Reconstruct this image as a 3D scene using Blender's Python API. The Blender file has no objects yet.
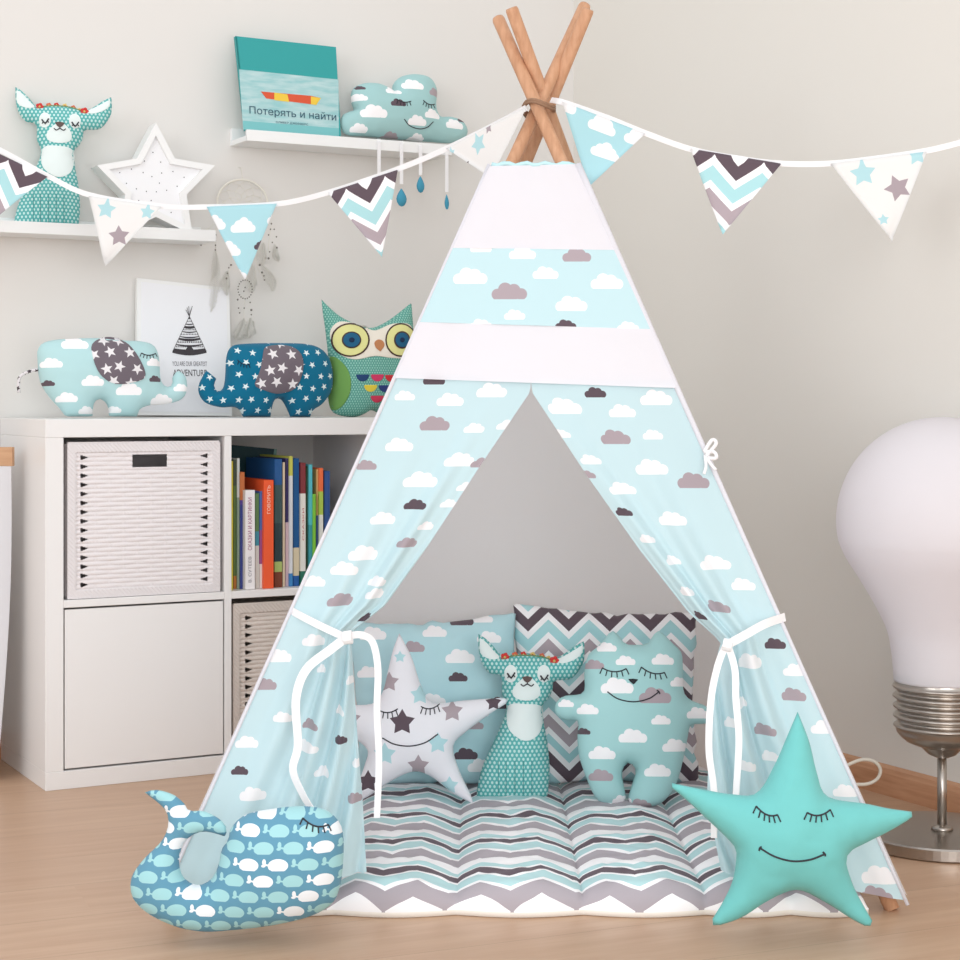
import bpy, math, random
import numpy as np
from mathutils import Vector, Matrix, noise
from mathutils.geometry import delaunay_2d_cdt
random.seed(7)
PI = math.pi
SC = bpy.context.scene
COL = SC.collection

# ------------------------------------------------------------------ camera, light, exposure
F, CX, HY, H = 1804.0, 480.0, 400.0, 0.81      # focal length in px, principal column, horizon row, eye height
cam = bpy.data.objects.new('camera', bpy.data.cameras.new('camera')); COL.objects.link(cam)
cam.data.sensor_width = 36.0; cam.data.lens = 36.0 * F / 960.0
cam.data.shift_y = -(480.0 - HY) / 960.0
cam.location = (0, 0, H); cam.rotation_euler = (PI / 2, 0, 0)
cam.data.clip_start = 0.05
SC.camera = cam
world = bpy.data.worlds.new('world'); SC.world = world; world.use_nodes = True
bg = world.node_tree.nodes['Background']
bg.inputs[0].default_value = (0.965, 0.98, 1.0, 1); bg.inputs[1].default_value = 1.12

def area(name, loc, target, size, sizey, power, color):
    l = bpy.data.lights.new(name, 'AREA'); l.shape = 'RECTANGLE'; l.size = size; l.size_y = sizey
    l.energy = power; l.color = color
    o = bpy.data.objects.new(name, l); COL.objects.link(o); o.location = loc
    d = Vector(target) - Vector(loc); o.rotation_euler = d.to_track_quat('-Z', 'Y').to_euler()
    return o
area('window_and_fill_light', (-2.6, -0.6, 2.1), (0.2, 3.4, 0.7), 2.0, 1.6, 40, (0.95, 0.98, 1.0))
area('window_and_fill_light', (1.0, 0.2, 0.5), (1.0, 3.6, 0.35), 0.9, 0.7, 10, (0.97, 0.98, 1.0))  # added low fill rather than a window, lifts the lower right wall
area('window_and_fill_light', (0.45, -1.0, 1.25), (0.8, 3.6, 0.4), 1.8, 1.4, 40, (0.97, 0.985, 1.0))  # added frontal fill by the camera, brightens right wall and tent inside
SC.view_settings.view_transform = 'Standard'; SC.view_settings.look = 'None'
SC.view_settings.exposure = 0.0; SC.view_settings.gamma = 1.0; SC.view_settings.use_curve_mapping = False
SC.cycles.use_denoising = True
SC.cycles.max_bounces = 8; SC.cycles.diffuse_bounces = 5

# ------------------------------------------------------------------ placing helpers
def at(px, py, Y):
    return Vector(((px - CX) / F * Y, Y, H - (py - HY) / F * Y))
def floorY(py, z=0.0): return F * (H - z) / (py - HY)
AX, AY = 0.8788, 0.4772                         # direction of the left wall on the floor plan
WP = Vector((-1.091, 4.073, 0)); UA = Vector((AX, AY, 0)); NA = Vector((AY, -AX, 0))
WB = Vector((0.787, 3.81, 0)); UB = Vector((-AY, AX, 0)); NB = Vector((-AX, -AY, 0))
YAW = math.atan2(AY, AX)
def onA(px, d=0.0):                             # point of the plane at distance d before the left wall, seen in column px
    r = (px - CX) / F; P = WP + NA * d
    s = (r * P.y - P.x) / (AX - AY * r)
    return P + UA * s
class Plane:
    """an upright (or leaning) plane standing at the point seen at px, py at depth Y"""
    def __init__(s, px, py, Y, yaw=0.0, lean=0.0):
        s.o = at(px, py, Y); s.yaw = yaw; s.lean = lean
        s.R = Matrix.Rotation(yaw, 3, 'Z') @ Matrix.Rotation(-lean, 3, 'X')
        s.U = s.R @ Vector((1, 0, 0)); s.V = s.R @ Vector((0, 0, 1)); s.N = s.R @ Vector((0, -1, 0))
    def uv(s, px, py):
        c = Vector((0, 0, H)); d = at(px, py, 1.0) - c
        t = (s.o - c).dot(s.N) / d.dot(s.N)
        p = c + d * t - s.o
        return (p.dot(s.U), p.dot(s.V))
    def hit(s, P, px, py):                      # where the sight line meets the stuffed surface
        c = Vector((0, 0, H)); d = at(px, py, 1.0) - c; Ri = s.R.transposed()
        a = Ri @ (c - s.o); b = Ri @ d; h = 0.0
        for _ in range(6):
            t = (-h - a.y) / b.y; q = a + b*t; h = 0.5*h + 0.5*P.height(q.x, q.z) if _ else P.height(q.x, q.z)
        t = (-h - a.y) / b.y; q = a + b*t
        return (q.x, q.z)
    def many(s, pts, f=None):
        out = []
        for p in pts:
            q = f(p[0], p[1]) if f else (p[0], p[1])
            out.append(s.uv(*q) + tuple(p[2:]))
        return out
    def place(s, ob):
        ob.location = s.o; ob.rotation_euler = s.R.to_euler()
        return ob

# ------------------------------------------------------------------ object helpers
def tag(o, label=None, cat=None, group=None, kind=None):
    if label: o['label'] = label
    if cat: o['category'] = cat
    if group: o['group'] = group
    if kind: o['kind'] = kind
    return o
def empty(name, label, cat, loc=(0, 0, 0), group=None):
    o = bpy.data.objects.new(name, None); COL.objects.link(o); o.location = loc
    o.empty_display_size = 0.05
    return tag(o, label, cat, group)
def mesh(name, verts, faces, mats, parent=None, uvs=None, smooth=True, fm=None, loc=None):
    me = bpy.data.meshes.new(name); me.from_pydata([tuple(v) for v in verts], [], [tuple(f) for f in faces]); me.update()
    if not isinstance(mats, (list, tuple)): mats = [mats]
    for m in mats: me.materials.append(m)
    if fm is not None: me.polygons.foreach_set('material_index', fm)
    if smooth: me.polygons.foreach_set('use_smooth', [True] * len(me.polygons))
    if uvs is None: uvs = [(v[0], v[2]) for v in verts]
    ul = me.uv_layers.new(name='UVMap')
    idx = np.zeros(len(me.loops), dtype=np.int32); me.loops.foreach_get('vertex_index', idx)
    ul.data.foreach_set('uv', np.array([uvs[i][:2] for i in range(len(verts))], dtype=np.float32)[idx].ravel())
    me.update()
    o = bpy.data.objects.new(name, me); COL.objects.link(o)
    if parent: o.parent = parent
    if loc is not None: o.location = loc
    return o
class MB:
    def __init__(s): s.v = []; s.f = []; s.m = []
    def add(s, v, f, mi=0):
        b = len(s.v); s.v += [tuple(p) for p in v]; s.f += [tuple(i + b for i in q) for q in f]; s.m += [mi] * len(f); return s
    def box(s, x0, x1, y0, y1, z0, z1, mi=0, b=0.0):
        if b <= 0:
            v = [(x0,y0,z0),(x1,y0,z0),(x1,y1,z0),(x0,y1,z0),(x0,y0,z1),(x1,y0,z1),(x1,y1,z1),(x0,y1,z1)]
            return s.add(v, [(0,3,2,1),(4,5,6,7),(0,1,5,4),(1,2,6,5),(2,3,7,6),(3,0,4,7)], mi)
        import bmesh
        bm = bmesh.new(); bmesh.ops.create_cube(bm, size=1.0)
        for q in bm.verts: q.co = Vector(((x0+x1)/2 + q.co.x*(x1-x0), (y0+y1)/2 + q.co.y*(y1-y0), (z0+z1)/2 + q.co.z*(z1-z0)))
        bmesh.ops.bevel(bm, geom=list(bm.edges), offset=b, segments=2, affect='EDGES', profile=0.5)
        v = [tuple(q.co) for q in bm.verts]; bm.verts.index_update()
        f = [[q.index for q in p.verts] for p in bm.faces]; bm.free()
        return s.add(v, f, mi)
    def tube(s, pts, r, n=8, mi=0, closed=False, cap=True):
        v, f = tube_geo(pts, r, n, closed, cap); return s.add(v, f, mi)
    def build(s, name, mats, parent=None, smooth=False, uvs=None, loc=None):
        return mesh(name, s.v, s.f, mats, parent, uvs, smooth, s.m, loc)
def tube_geo(pts, r, n=8, closed=False, cap=True):
    pts = [Vector(p) for p in pts]; N = len(pts)
    rr = r if isinstance(r, (list, tuple)) else [r] * N
    v = []; f = []; up = None
    for i, p in enumerate(pts):
        a = pts[(i - 1) % N] if (closed or i > 0) else p
        b = pts[(i + 1) % N] if (closed or i < N - 1) else p
        t = (b - a); t = t.normalized() if t.length > 1e-9 else Vector((0, 0, 1))
        if up is None:
            up = Vector((0, 1, 0)) if abs(t.y) < 0.9 else Vector((1, 0, 0))
        x = up.cross(t); x = x.normalized() if x.length > 1e-6 else Vector((1, 0, 0))
        y = t.cross(x).normalized(); up = y
        for k in range(n):
            a_ = 2 * PI * k / n
            v.append(p + (x * math.cos(a_) + y * math.sin(a_)) * rr[i])
    M = N if closed else N - 1
    for i in range(M):
        j = (i + 1) % N
        for k in range(n):
            k2 = (k + 1) % n
            f.append((i*n+k, i*n+k2, j*n+k2, j*n+k))
    if cap and not closed:
        f.append(tuple(range(n))[::-1]); f.append(tuple((N-1)*n + k for k in range(n)))
    return v, f
def lathe(prof, n=48):
    v = []; f = []
    for (r, z) in prof:
        for k in range(n):
            a = 2 * PI * k / n; v.append((r*math.cos(a), r*math.sin(a), z))
    for i in range(len(prof) - 1):
        for k in range(n):
            k2 = (k + 1) % n; f.append((i*n+k, i*n+k2, (i+1)*n+k2, (i+1)*n+k))
    f.append(tuple(range(n))[::-1]); f.append(tuple((len(prof)-1)*n + k for k in range(n)))
    return v, f
def spline(pts, n=12, closed=False):
    """Catmull-Rom through points; a third entry 'c' marks a corner"""
    P = [tuple(p[:2]) if (len(p) == 2 or isinstance(p[2], str)) else tuple(p[:3]) for p in pts]
    C = [(len(p) > 2 and p[-1] == 'c') for p in pts]
    N = len(P); out = []
    for i in range(N if closed else N - 1):
        p1 = np.array(P[i]); p2 = np.array(P[(i+1) % N])
        p0 = np.array(P[(i-1) % N]) if (closed or i > 0) and not C[i] else p1 - (p2 - p1)
        p3 = np.array(P[(i+2) % N]) if (closed or i < N - 2) and not C[(i+1) % N] else p2 + (p2 - p1)
        for k in range(n):
            t = k / n
            q = 0.5 * ((2*p1) + (-p0+p2)*t + (2*p0-5*p1+4*p2-p3)*t*t + (-p0+3*p1-3*p2+p3)*t**3)
            out.append(tuple(q))
    if not closed: out.append(P[-1])
    return out
def resample(poly, h, closed=True):
    P = [np.array(p, float) for p in poly]
    if closed: P = P + [P[0]]
    out = [P[0]]; acc = 0.0
    for a, b in zip(P[:-1], P[1:]):
        L = np.linalg.norm(b - a); 
        if L < 1e-9: continue
        d = h - acc
        while d <= L:
            out.append(a + (b - a) * d / L); d += h
        acc = L - (d - h)
    if closed and len(out) > 1 and np.linalg.norm(out[-1] - out[0]) < 0.5 * h: out.pop()
    return [tuple(p) for p in out]
def area2(poly):
    a = 0
    for i in range(len(poly)):
        x0, y0 = poly[i]; x1, y1 = poly[(i+1) % len(poly)]; a += x0*y1 - x1*y0
    return a / 2
def inside_mask(pts, poly):
    x, y = pts[:, 0], pts[:, 1]; c = np.zeros(len(pts), bool); n = len(poly); j = n - 1
    for i in range(n):
        xi, yi = poly[i]; xj, yj = poly[j]
        if yi != yj:
            m = ((yi > y) != (yj > y)) & (x < (xj - xi) * (y - yi) / (yj - yi) + xi); c ^= m
        j = i
    return c
def seg_dist(pts, poly):
    d = np.full(len(pts), 1e9); n = len(poly)
    for i in range(n):
        a = np.array(poly[i]); b = np.array(poly[(i+1) % n]); ab = b - a; L = ab @ ab
        if L < 1e-14: continue
        t = np.clip(((pts - a) @ ab) / L, 0, 1); q = a + t[:, None] * ab
        d = np.minimum(d, np.hypot(*(pts - q).T))
    return d
def tri2d(poly, h):
    """triangulate a polygon with inner points about h apart: verts (outline first), tris"""
    poly = resample(poly, h)
    if area2(poly) < 0: poly = poly[::-1]
    A = np.array(poly); lo = A.min(0); hi = A.max(0); g = []
    nb = len(poly)
    T = np.roll(A, -1, 0) - np.roll(A, 1, 0); T /= np.maximum(np.linalg.norm(T, axis=1), 1e-9)[:, None]
    inn = A + np.stack([-T[:, 1], T[:, 0]], 1) * h * 0.33
    m = inside_mask(inn, poly); inn = inn[m]; inn = inn[seg_dist(inn, poly) > 0.26*h]
    y = lo[1]; r = 0
    while y <= hi[1]:
        x = lo[0] + (0.5*h if r % 2 else 0)
        while x <= hi[0]: g.append((x, y)); x += h
        y += h * 0.866; r += 1
    g = np.array(g); g = g[inside_mask(g, poly)]
    if len(g): g = g[seg_dist(g, poly) > 0.75*h]
    allp = np.concatenate([A, inn, g]) if len(g) else np.concatenate([A, inn])
    vs = [Vector(p) for p in allp]
    r = delaunay_2d_cdt(vs, [], [list(range(nb))], 1, 1e-7)
    V = np.array([tuple(p) for p in r[0]]); Tt = [tuple(t) for t in r[2]]
    B = set()
    for i, o in enumerate(r[3]):
        if any(k < nb for k in o): B.add(i)
    out = []
    for t in Tt:
        a, b, c = V[t[0]], V[t[1]], V[t[2]]
        s = (b[0]-a[0])*(c[1]-a[1]) - (b[1]-a[1])*(c[0]-a[0])
        out.append(t if s > 0 else (t[0], t[2], t[1]))
    return V, out, B
class Puff:
    """a stuffed shape: 2D outline inflated to both sides (membrane equation on its own mesh)"""
    def __init__(s, poly, k=0.62, h=None, wr=0.03, tmax=None, kb=None):
        A = np.array(poly); size = max(A.max(0) - A.min(0)); h = h or size / 34
        V, T, B = tri2d(poly, h); n = len(V)
        K = np.zeros((n, n)); b = np.zeros(n)
        for (i, j, l) in T:
            p = V[[i, j, l]]; ar = 0.5*abs((p[1,0]-p[0,0])*(p[2,1]-p[0,1]) - (p[1,1]-p[0,1])*(p[2,0]-p[0,0]))
            if ar < 1e-14: continue
            e = np.array([p[2]-p[1], p[0]-p[2], p[1]-p[0]])
            kk = (e @ e.T) / (4*ar); ix = [i, j, l]
            for a_ in range(3):
                b[ix[a_]] += 4*ar/3
                for c_ in range(3): K[ix[a_], ix[c_]] += kk[a_, c_]
        I = [i for i in range(n) if i not in B]
        hh = np.zeros(n); hh[I] = np.linalg.solve(K[np.ix_(I, I)] + 1e-12*np.eye(len(I)), b[I])
        t = k * np.sqrt(np.maximum(hh, 0))
        if tmax: t = tmax * np.tanh(t / tmax)
        d = seg_dist(V, poly)
        for i in range(n):
            w = noise.noise(Vector((V[i,0]*22 + 5.1*size, V[i,1]*22, size*31)))
            w2 = noise.noise(Vector((V[i,0]*70, V[i,1]*70, size*11)))
            t[i] *= 1 + wr*w*2 + wr*w2*math.exp(-d[i]/(0.12*size))*3
        s.V, s.T, s.B, s.t, s.h, s.poly = V, T, B, t, h, poly
        s.kb = 1.0 if kb is None else kb
        P0 = V[[q[0] for q in T]]; P1 = V[[q[1] for q in T]]; P2 = V[[q[2] for q in T]]
        s.P0, s.P1, s.P2 = P0, P1, P2
        s.TT = np.array(T)
    def height(s, x, y):
        d = (s.P1[:,1]-s.P2[:,1])*(s.P0[:,0]-s.P2[:,0]) + (s.P2[:,0]-s.P1[:,0])*(s.P0[:,1]-s.P2[:,1])
        d = np.where(abs(d) < 1e-16, 1e-16, d)
        a = ((s.P1[:,1]-s.P2[:,1])*(x-s.P2[:,0]) + (s.P2[:,0]-s.P1[:,0])*(y-s.P2[:,1])) / d
        b = ((s.P2[:,1]-s.P0[:,1])*(x-s.P2[:,0]) + (s.P0[:,0]-s.P2[:,0])*(y-s.P2[:,1])) / d
        c = 1-a-b; m = np.minimum(np.minimum(a, b), c); i = int(np.argmax(m))
        if m[i] < -0.4: return 0.0
        w = np.clip([a[i], b[i], c[i]], 0, 1); w /= w.sum()
        return float(w @ s.t[s.TT[i]])
    def build(s, name, mat, parent):
        n = len(s.V); v = []; f = []; back = {}
        for i in range(n): v.append((s.V[i,0], -s.t[i], s.V[i,1]))
        for i in range(n):
            if i in s.B: back[i] = i
            else: back[i] = len(v); v.append((s.V[i,0], s.t[i]*s.kb, s.V[i,1]))
        for (a, b, c) in s.T:
            f.append((a, b, c)); f.append((back[a], back[c], back[b]))
        return mesh(name, v, f, mat, parent)
    def line(s, mb, pts, r=0.0012, mi=0, off=0.0006, n=6):
        q = [(x, -(s.height(x, z) + off), z) for x, z in pts]
        if len(q) > 1: mb.tube(q, r, n, mi)
    def patch(s, name, mat, parent, poly, off=0.0018, h=None, puff=0.0):
        A = np.array(poly); size = max(A.max(0) - A.min(0)); h = h or max(size/14, 0.0018)
        V, T, B = tri2d(poly, h); n = len(V); v = []; f = list(T)
        d = seg_dist(V, poly)
        for i in range(n):
            v.append((V[i,0], -(s.height(V[i,0], V[i,1]) + off + puff*(1-math.exp(-d[i]/(0.25*size)))), V[i,1]))
        # skirt back into the body
        bl = sorted(B); cnt = {}
        for t in T:
            for a, b in ((t[0],t[1]),(t[1],t[2]),(t[2],t[0])):
                e = (min(a,b), max(a,b)); cnt.setdefault(e, []).append((a,b))
        m = {}
        for e, l in cnt.items():
            if len(l) == 1:
                a, b = l[0]
                for q in (a, b):
                    if q not in m: m[q] = len(v); v.append((v[q][0], v[q][1] + off + 0.0015, v[q][2]))
                f.append((b, a, m[a], m[b]))
        return mesh(name, v, f, mat, parent)

# ------------------------------------------------------------------ node material helpers
def lin(c):
    return tuple((x/255/12.92) if x/255 <= 0.04045 else ((x/255+0.055)/1.055)**2.4 for x in c) + (1.0,)
class X:
    """a value socket with arithmetic that adds Math nodes"""
    def __init__(s, t, k): s.t = t; s.k = k
    def _m(s, op, *a, clamp=False):
        n = s.t.nodes.new('ShaderNodeMath'); n.operation = op; n.use_clamp = clamp
        for i, q in enumerate(a):
            if isinstance(q, X): s.t.links.new(q.k, n.inputs[i])
            else: n.inputs[i].default_value = float(q)
        return X(s.t, n.outputs[0])
    def __add__(s, o): return s._m('ADD', s, o)
    __radd__ = __add__
    def __sub__(s, o): return s._m('SUBTRACT', s, o)
    def __rsub__(s, o): return s._m('SUBTRACT', o, s)
    def __mul__(s, o): return s._m('MULTIPLY', s, o)
    __rmul__ = __mul__
    def __truediv__(s, o): return s._m('DIVIDE', s, o)
    def __lt__(s, o): return s._m('LESS_THAN', s, o)
    def __gt__(s, o): return s._m('GREATER_THAN', s, o)
    def floor(s): return s._m('FLOOR', s)
    def fract(s): return s._m('FRACT', s)
    def abs(s): return s._m('ABSOLUTE', s)
    def sin(s): return s._m('SINE', s)
    def cos(s): return s._m('COSINE', s)
    def mod(s, o): return s._m('FLOORED_MODULO', s, o)
    def max(s, o): return s._m('MAXIMUM', s, o)
    def min(s, o): return s._m('MINIMUM', s, o)
    def sqrt(s): return s._m('SQRT', s)
    def atan2(s, o): return s._m('ARCTAN2', s, o)
class G:
    """one material under construction"""
    def __init__(s, name):
        s.mat = bpy.data.materials.new(name); s.mat.use_nodes = True; s.t = s.mat.node_tree
        s.b = s.t.nodes['Principled BSDF']; s.out = s.t.nodes['Material Output']
    def n(s, k): return s.t.nodes.new(k)
    def uv(s):
        q = s.n('ShaderNodeUVMap'); q.uv_map = 'UVMap'; p = s.n('ShaderNodeSeparateXYZ'); s.t.links.new(q.outputs[0], p.inputs[0])
        return X(s.t, p.outputs[0]), X(s.t, p.outputs[1])
    def xyz(s, a, b, c=0.0):
        q = s.n('ShaderNodeCombineXYZ')
        for i, w in enumerate((a, b, c)):
            if isinstance(w, X): s.t.links.new(w.k, q.inputs[i])
            else: q.inputs[i].default_value = w
        return q.outputs[0]
    def hash(s, a, b, c=0.0):
        q = s.n('ShaderNodeTexWhiteNoise'); q.noise_dimensions = '3D'; s.t.links.new(s.xyz(a, b, c), q.inputs[0]); return X(s.t, q.outputs[0])
    def noise(s, vec, scale, detail=2.0, out=0):
        q = s.n('ShaderNodeTexNoise'); q.inputs['Scale'].default_value = scale; q.inputs['Detail'].default_value = detail
        if vec is not None: s.t.links.new(vec, q.inputs['Vector'])
        return X(s.t, q.outputs[out])
    def dist(s, vec, x, y):
        q = s.n('ShaderNodeVectorMath'); q.operation = 'DISTANCE'; s.t.links.new(vec, q.inputs[0]); q.inputs[1].default_value = (x, y, 0)
        return X(s.t, q.outputs['Value'])
    def mix(s, f, a, b):
        q = s.n('ShaderNodeMix'); q.data_type = 'RGBA'
        if isinstance(f, X): s.t.links.new(f.k, q.inputs[0])
        else: q.inputs[0].default_value = f
        for i, w in ((6, a), (7, b)):
            if isinstance(w, tuple): q.inputs[i].default_value = w
            else: s.t.links.new(w, q.inputs[i])
        return q.outputs[2]
    def done(s, col, rough=0.85, bump=None, bs=0.3, bd=0.001, trans=0.0, sheen=0.0, metal=0.0, spec=0.3):
        if isinstance(col, tuple): s.b.inputs['Base Color'].default_value = col
        else: s.t.links.new(col, s.b.inputs['Base Color'])
        s.b.inputs['Roughness'].default_value = rough; s.b.inputs['Metallic'].default_value = metal
        s.b.inputs['Specular IOR Level'].default_value = spec
        if sheen: s.b.inputs['Sheen Weight'].default_value = sheen
        if bump is not None:
            q = s.n('ShaderNodeBump'); q.inputs['Strength'].default_value = bs; q.inputs['Distance'].default_value = bd
            s.t.links.new(bump.k, q.inputs['Height']); s.t.links.new(q.outputs[0], s.b.inputs['Normal'])
        if trans:
            tr = s.n('ShaderNodeBsdfTranslucent'); mx = s.n('ShaderNodeMixShader'); mx.inputs[0].default_value = trans
            if isinstance(col, tuple): tr.inputs[0].default_value = col
            else: s.t.links.new(col, tr.inputs[0])
            s.t.links.new(s.b.outputs[0], mx.inputs[1]); s.t.links.new(tr.outputs[0], mx.inputs[2]); s.t.links.new(mx.outputs[0], s.out.inputs[0])
        return s.mat
def cloth_bump(g, u, v, sc=1.0):
    """soft crumples plus a fine weave"""
    vec = g.xyz(u, v)
    return g.noise(vec, 9*sc, 3) * 1.0 + (u*2600).sin() * (v*2600).sin() * 0.01
def plain(name, c, rough=0.6, metal=0.0, bump=0.0, bscale=60, spec=0.4, trans=0.0):
    g = G(name)
    if bump:
        tc = g.n('ShaderNodeTexCoord'); b = g.noise(tc.outputs['Object'], bscale, 3)
        return g.done(lin(c), rough, b, bump, 0.002, trans, metal=metal, spec=spec)
    return g.done(lin(c), rough, metal=metal, spec=spec, trans=trans)
def cells(g, u, v, pw, ph, jx=0.0, jy=0.0, off=.5):
    rv = v / ph; row = rv.floor(); uu = u / pw + row * off; col = uu.floor()
    h = g.hash(col, row); h2 = g.hash(col, row, 7.3); h3 = g.hash(col, row, 3.1)
    x = (uu.fract() - 0.5 + (h2 - 0.5) * jx) * pw
    y = (rv.fract() - 0.5 + (h3 - 0.5) * jy) * ph
    return x, y, h
def cloud_mask(g, x, y, s):
    vec = g.xyz(x / s, y / s)
    m = None
    for cx, cy, r in ((-.36,-.08,.15),(-.19,.05,.17),(.03,.13,.20),(.23,.02,.17),(.38,-.09,.14)):
        d = g.dist(vec, cx, cy) < r
        m = d if m is None else m.max(d)
    b = ((x / s).abs() < .37) * ((y / s + .14).abs() < .09)
    return m.max(b)
def star_mask(g, x, y, R, k=0.45, rot=0.0):
    a = x.atan2(y) + rot; r = (x*x + y*y).sqrt()
    m = ((a / (2*PI/5) + 0.5).fract() - 0.5).abs() * (2*PI/5)
    px, py = k*math.cos(PI/5), k*math.sin(PI/5)
    return (r * (m.sin() * (1 - px) + m.cos() * py) / R) < py
WHITE, GREY, DARK, AQUA, CREAM = lin((248,246,247)), lin((176,162,168)), lin((98,84,92)), lin((184,229,236)), lin((240,236,226))
def m_clouds(name, base=AQUA, sc=1.0, trans=0.0, grey=GREY, dark=DARK, white=WHITE, off=(0,0), pw=.088, ph=.06, bs=.35, shift=0.0):
    g = G(name); u, v = g.uv(); u = u + off[0]; v = v + off[1]
    x, y, h = cells(g, u, v, pw*sc, ph*sc, .28, .40, .41)
    s = .063*sc - (h > .85) * (.018*sc) - (h > .70) * (.006*sc)
    m = cloud_mask(g, x, y, s)
    c = g.mix(h > .70, white, grey); c = g.mix(h > .85, c, dark)
    return g.done(g.mix(m, base, c), .9, cloth_bump(g, u, v), bs, .006, trans, sheen=.1, spec=.15)
def m_print(name, base, items, kind='cloud', trans=0.0, bs=.35, k=.5):
    """a printed cloth whose motifs sit at given places: (u, v, size in metres, colour letter, turn)"""
    g = G(name); u, v = g.uv(); vec = g.xyz(u, v); col = base
    pal = dict(w=WHITE, g=GREY, d=DARK, a=lin((184,222,228)))
    for key in 'wagd':
        m = None
        for it in items:
            if it[3] != key: continue
            cu, cv, sz = it[0], it[1], it[2]
            if kind == 'star': q = star_mask(g, u - cu, v - cv, sz, k, it[4] if len(it) > 4 else 0.0)
            else:
                n = g.n('ShaderNodeVectorMath'); n.operation = 'MULTIPLY_ADD'; g.t.links.new(vec, n.inputs[0])
                sv = it[4] if len(it) > 4 else sz; n.inputs[1].default_value = (1/sz, 1/sv, 1); n.inputs[2].default_value = (-cu/sz, -cv/sv, 0)
                w = n.outputs[0]; q = None
                for x_, y_, r_ in ((-.34,-.09,.17),(-.12,.06,.20),(.13,.03,.19),(.34,-.08,.17),(0,-.16,.24)):
                    d = g.dist(w, x_, y_) < r_
                    q = d if q is None else q.max(d)
                sp = g.n('ShaderNodeSeparateXYZ'); g.t.links.new(w, sp.inputs[0]); q = q * (X(g.t, sp.outputs[1]) > -.23)
            m = q if m is None else m.max(q)
        if m is not None: col = g.mix(m, col, pal[key])
    return g.done(col, .9, cloth_bump(g, u, v), bs, .006, trans, sheen=.1, spec=.15)
def items_on(pl, f, lst, px=1.0):
    """motifs given in picture crop coordinates, laid on plane pl; px is the crop's magnification"""
    out = []
    for x, y, w, c in [q[:4] for q in lst]:
        a = pl.uv(*f(x, y)); b = pl.uv(*f(x+1, y)); out.append((a[0], a[1], w*math.hypot(b[0]-a[0], b[1]-a[1]), c))
    return out
def m_stars(name, base, cols, pw=.07, ph=.055, R=.02, bs=.3, trans=0.0, rotj=1.2, k=.5):
    g = G(name); u, v = g.uv(); x, y, h = cells(g, u, v, pw, ph, .25, .25)
    h2 = g.hash(h*91.7, h*17.0)
    a_rot = h2 * rotj
    m = star_mask(g, x, y, R, k, a_rot)
    c = cols[0][1]
    for th, cc in cols[1:]: c = g.mix(h > th, c, cc)
    return g.done(g.mix(m, base, c), .9, cloth_bump(g, u, v), bs, .006, trans, sheen=.1, spec=.15)
def m_chevron(name, P=.09, Hh=.2, amp=.05, bands=None, wob=0.0, bs=.35, ang=0.0, phase=0.0):
    g = G(name); u, v = g.uv()
    if wob:
        vec = g.xyz(u, v); v = v + (g.noise(vec, 7, 2) - .5) * wob; u = u + (g.noise(vec, 11, 1) - .5) * wob
    z = ((u / P).fract() * 2 - 1).abs() * amp
    t = ((v + z + phase) / Hh).fract()
    r = g.n('ShaderNodeValToRGB'); r.color_ramp.interpolation = 'CONSTANT'
    bands = bands or [(0,WHITE),(.10,AQUA2),(.22,WHITE),(.31,GREY),(.47,WHITE),(.56,AQUA2),(.73,WHITE),(.83,DARK)]
    e = r.color_ramp.elements
    while len(e) < len(bands): e.new(.5)
    for i, (p, c) in enumerate(bands): e[i].position = p; e[i].color = c
    g.t.links.new(t.k, r.inputs[0])
    return g.done(r.outputs[0], .9, cloth_bump(g, u, v), bs, .006, sheen=.1, spec=.15)
AQUA2 = lin((172,216,220))
def m_whales(name):
    g = G(name); u, v = g.uv()
    u = u + 0.0 * v
    pw, ph = .0435, .0235
    x, y, h = cells(g, u, v, pw, ph, .0, .0)
    vec = g.xyz(x / pw, y / pw)
    bodyv = g.xyz(x / pw, y / pw * 1.55)
    m = (g.dist(bodyv, .10, -.02) < .34) * ((y / pw) > -.19)
    m = m.max((g.dist(vec, -.12, -.05) < .115))
    m = m.max(((x / pw + .25).abs() < .12) * ((y / pw + .02 + (x / pw)*.25 + .04).abs() < .03))
    m = m.max(g.dist(g.xyz(x / pw, y / pw * .6), -.37, .06) < .065)
    m = m.max(g.dist(g.xyz(x / pw * .6, y / pw), -.235, -.02) < .045)
    c = g.mix(h > .72, lin((160,208,212)), lin((232,238,242)))
    return g.done(g.mix(m, lin((98,150,174)), c), .9, cloth_bump(g, u, v), .35, .005, sheen=.1, spec=.15)
def m_dots(name, base, dot, pw=.0085, ph=.0075, r=.0026):
    g = G(name); u, v = g.uv(); x, y, h = cells(g, u, v, pw, ph)
    vec = g.xyz(x, y * 0.8)
    m = (g.dist(vec, 0, 0.0) < r)
    return g.done(g.mix(m, lin(base), lin(dot)), .9, cloth_bump(g, u, v), .3, .005, sheen=.1, spec=.15)
def m_cloth(name, c, bs=.3, trans=0.0, rough=.9, bd=.006):
    g = G(name); u, v = g.uv()
    return g.done(lin(c), rough, cloth_bump(g, u, v), bs, bd, trans, sheen=.1, spec=.2)
def m_wood(name, c1, c2, scale=(6, 6, .6), rough=.5, rot=0.0, coords='Object'):
    g = G(name); tc = g.n('ShaderNodeTexCoord'); mp = g.n('ShaderNodeMapping'); mp.inputs['Scale'].default_value = scale; mp.inputs['Rotation'].default_value = (0, 0, rot)
    g.t.links.new(tc.outputs[coords], mp.inputs[0]); a = g.noise(mp.outputs[0], 9, 5)
    return g.done(g.mix((a - .3) * 2.2, lin(c1), lin(c2)), rough, a, .1, .001, spec=.4)

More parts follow.
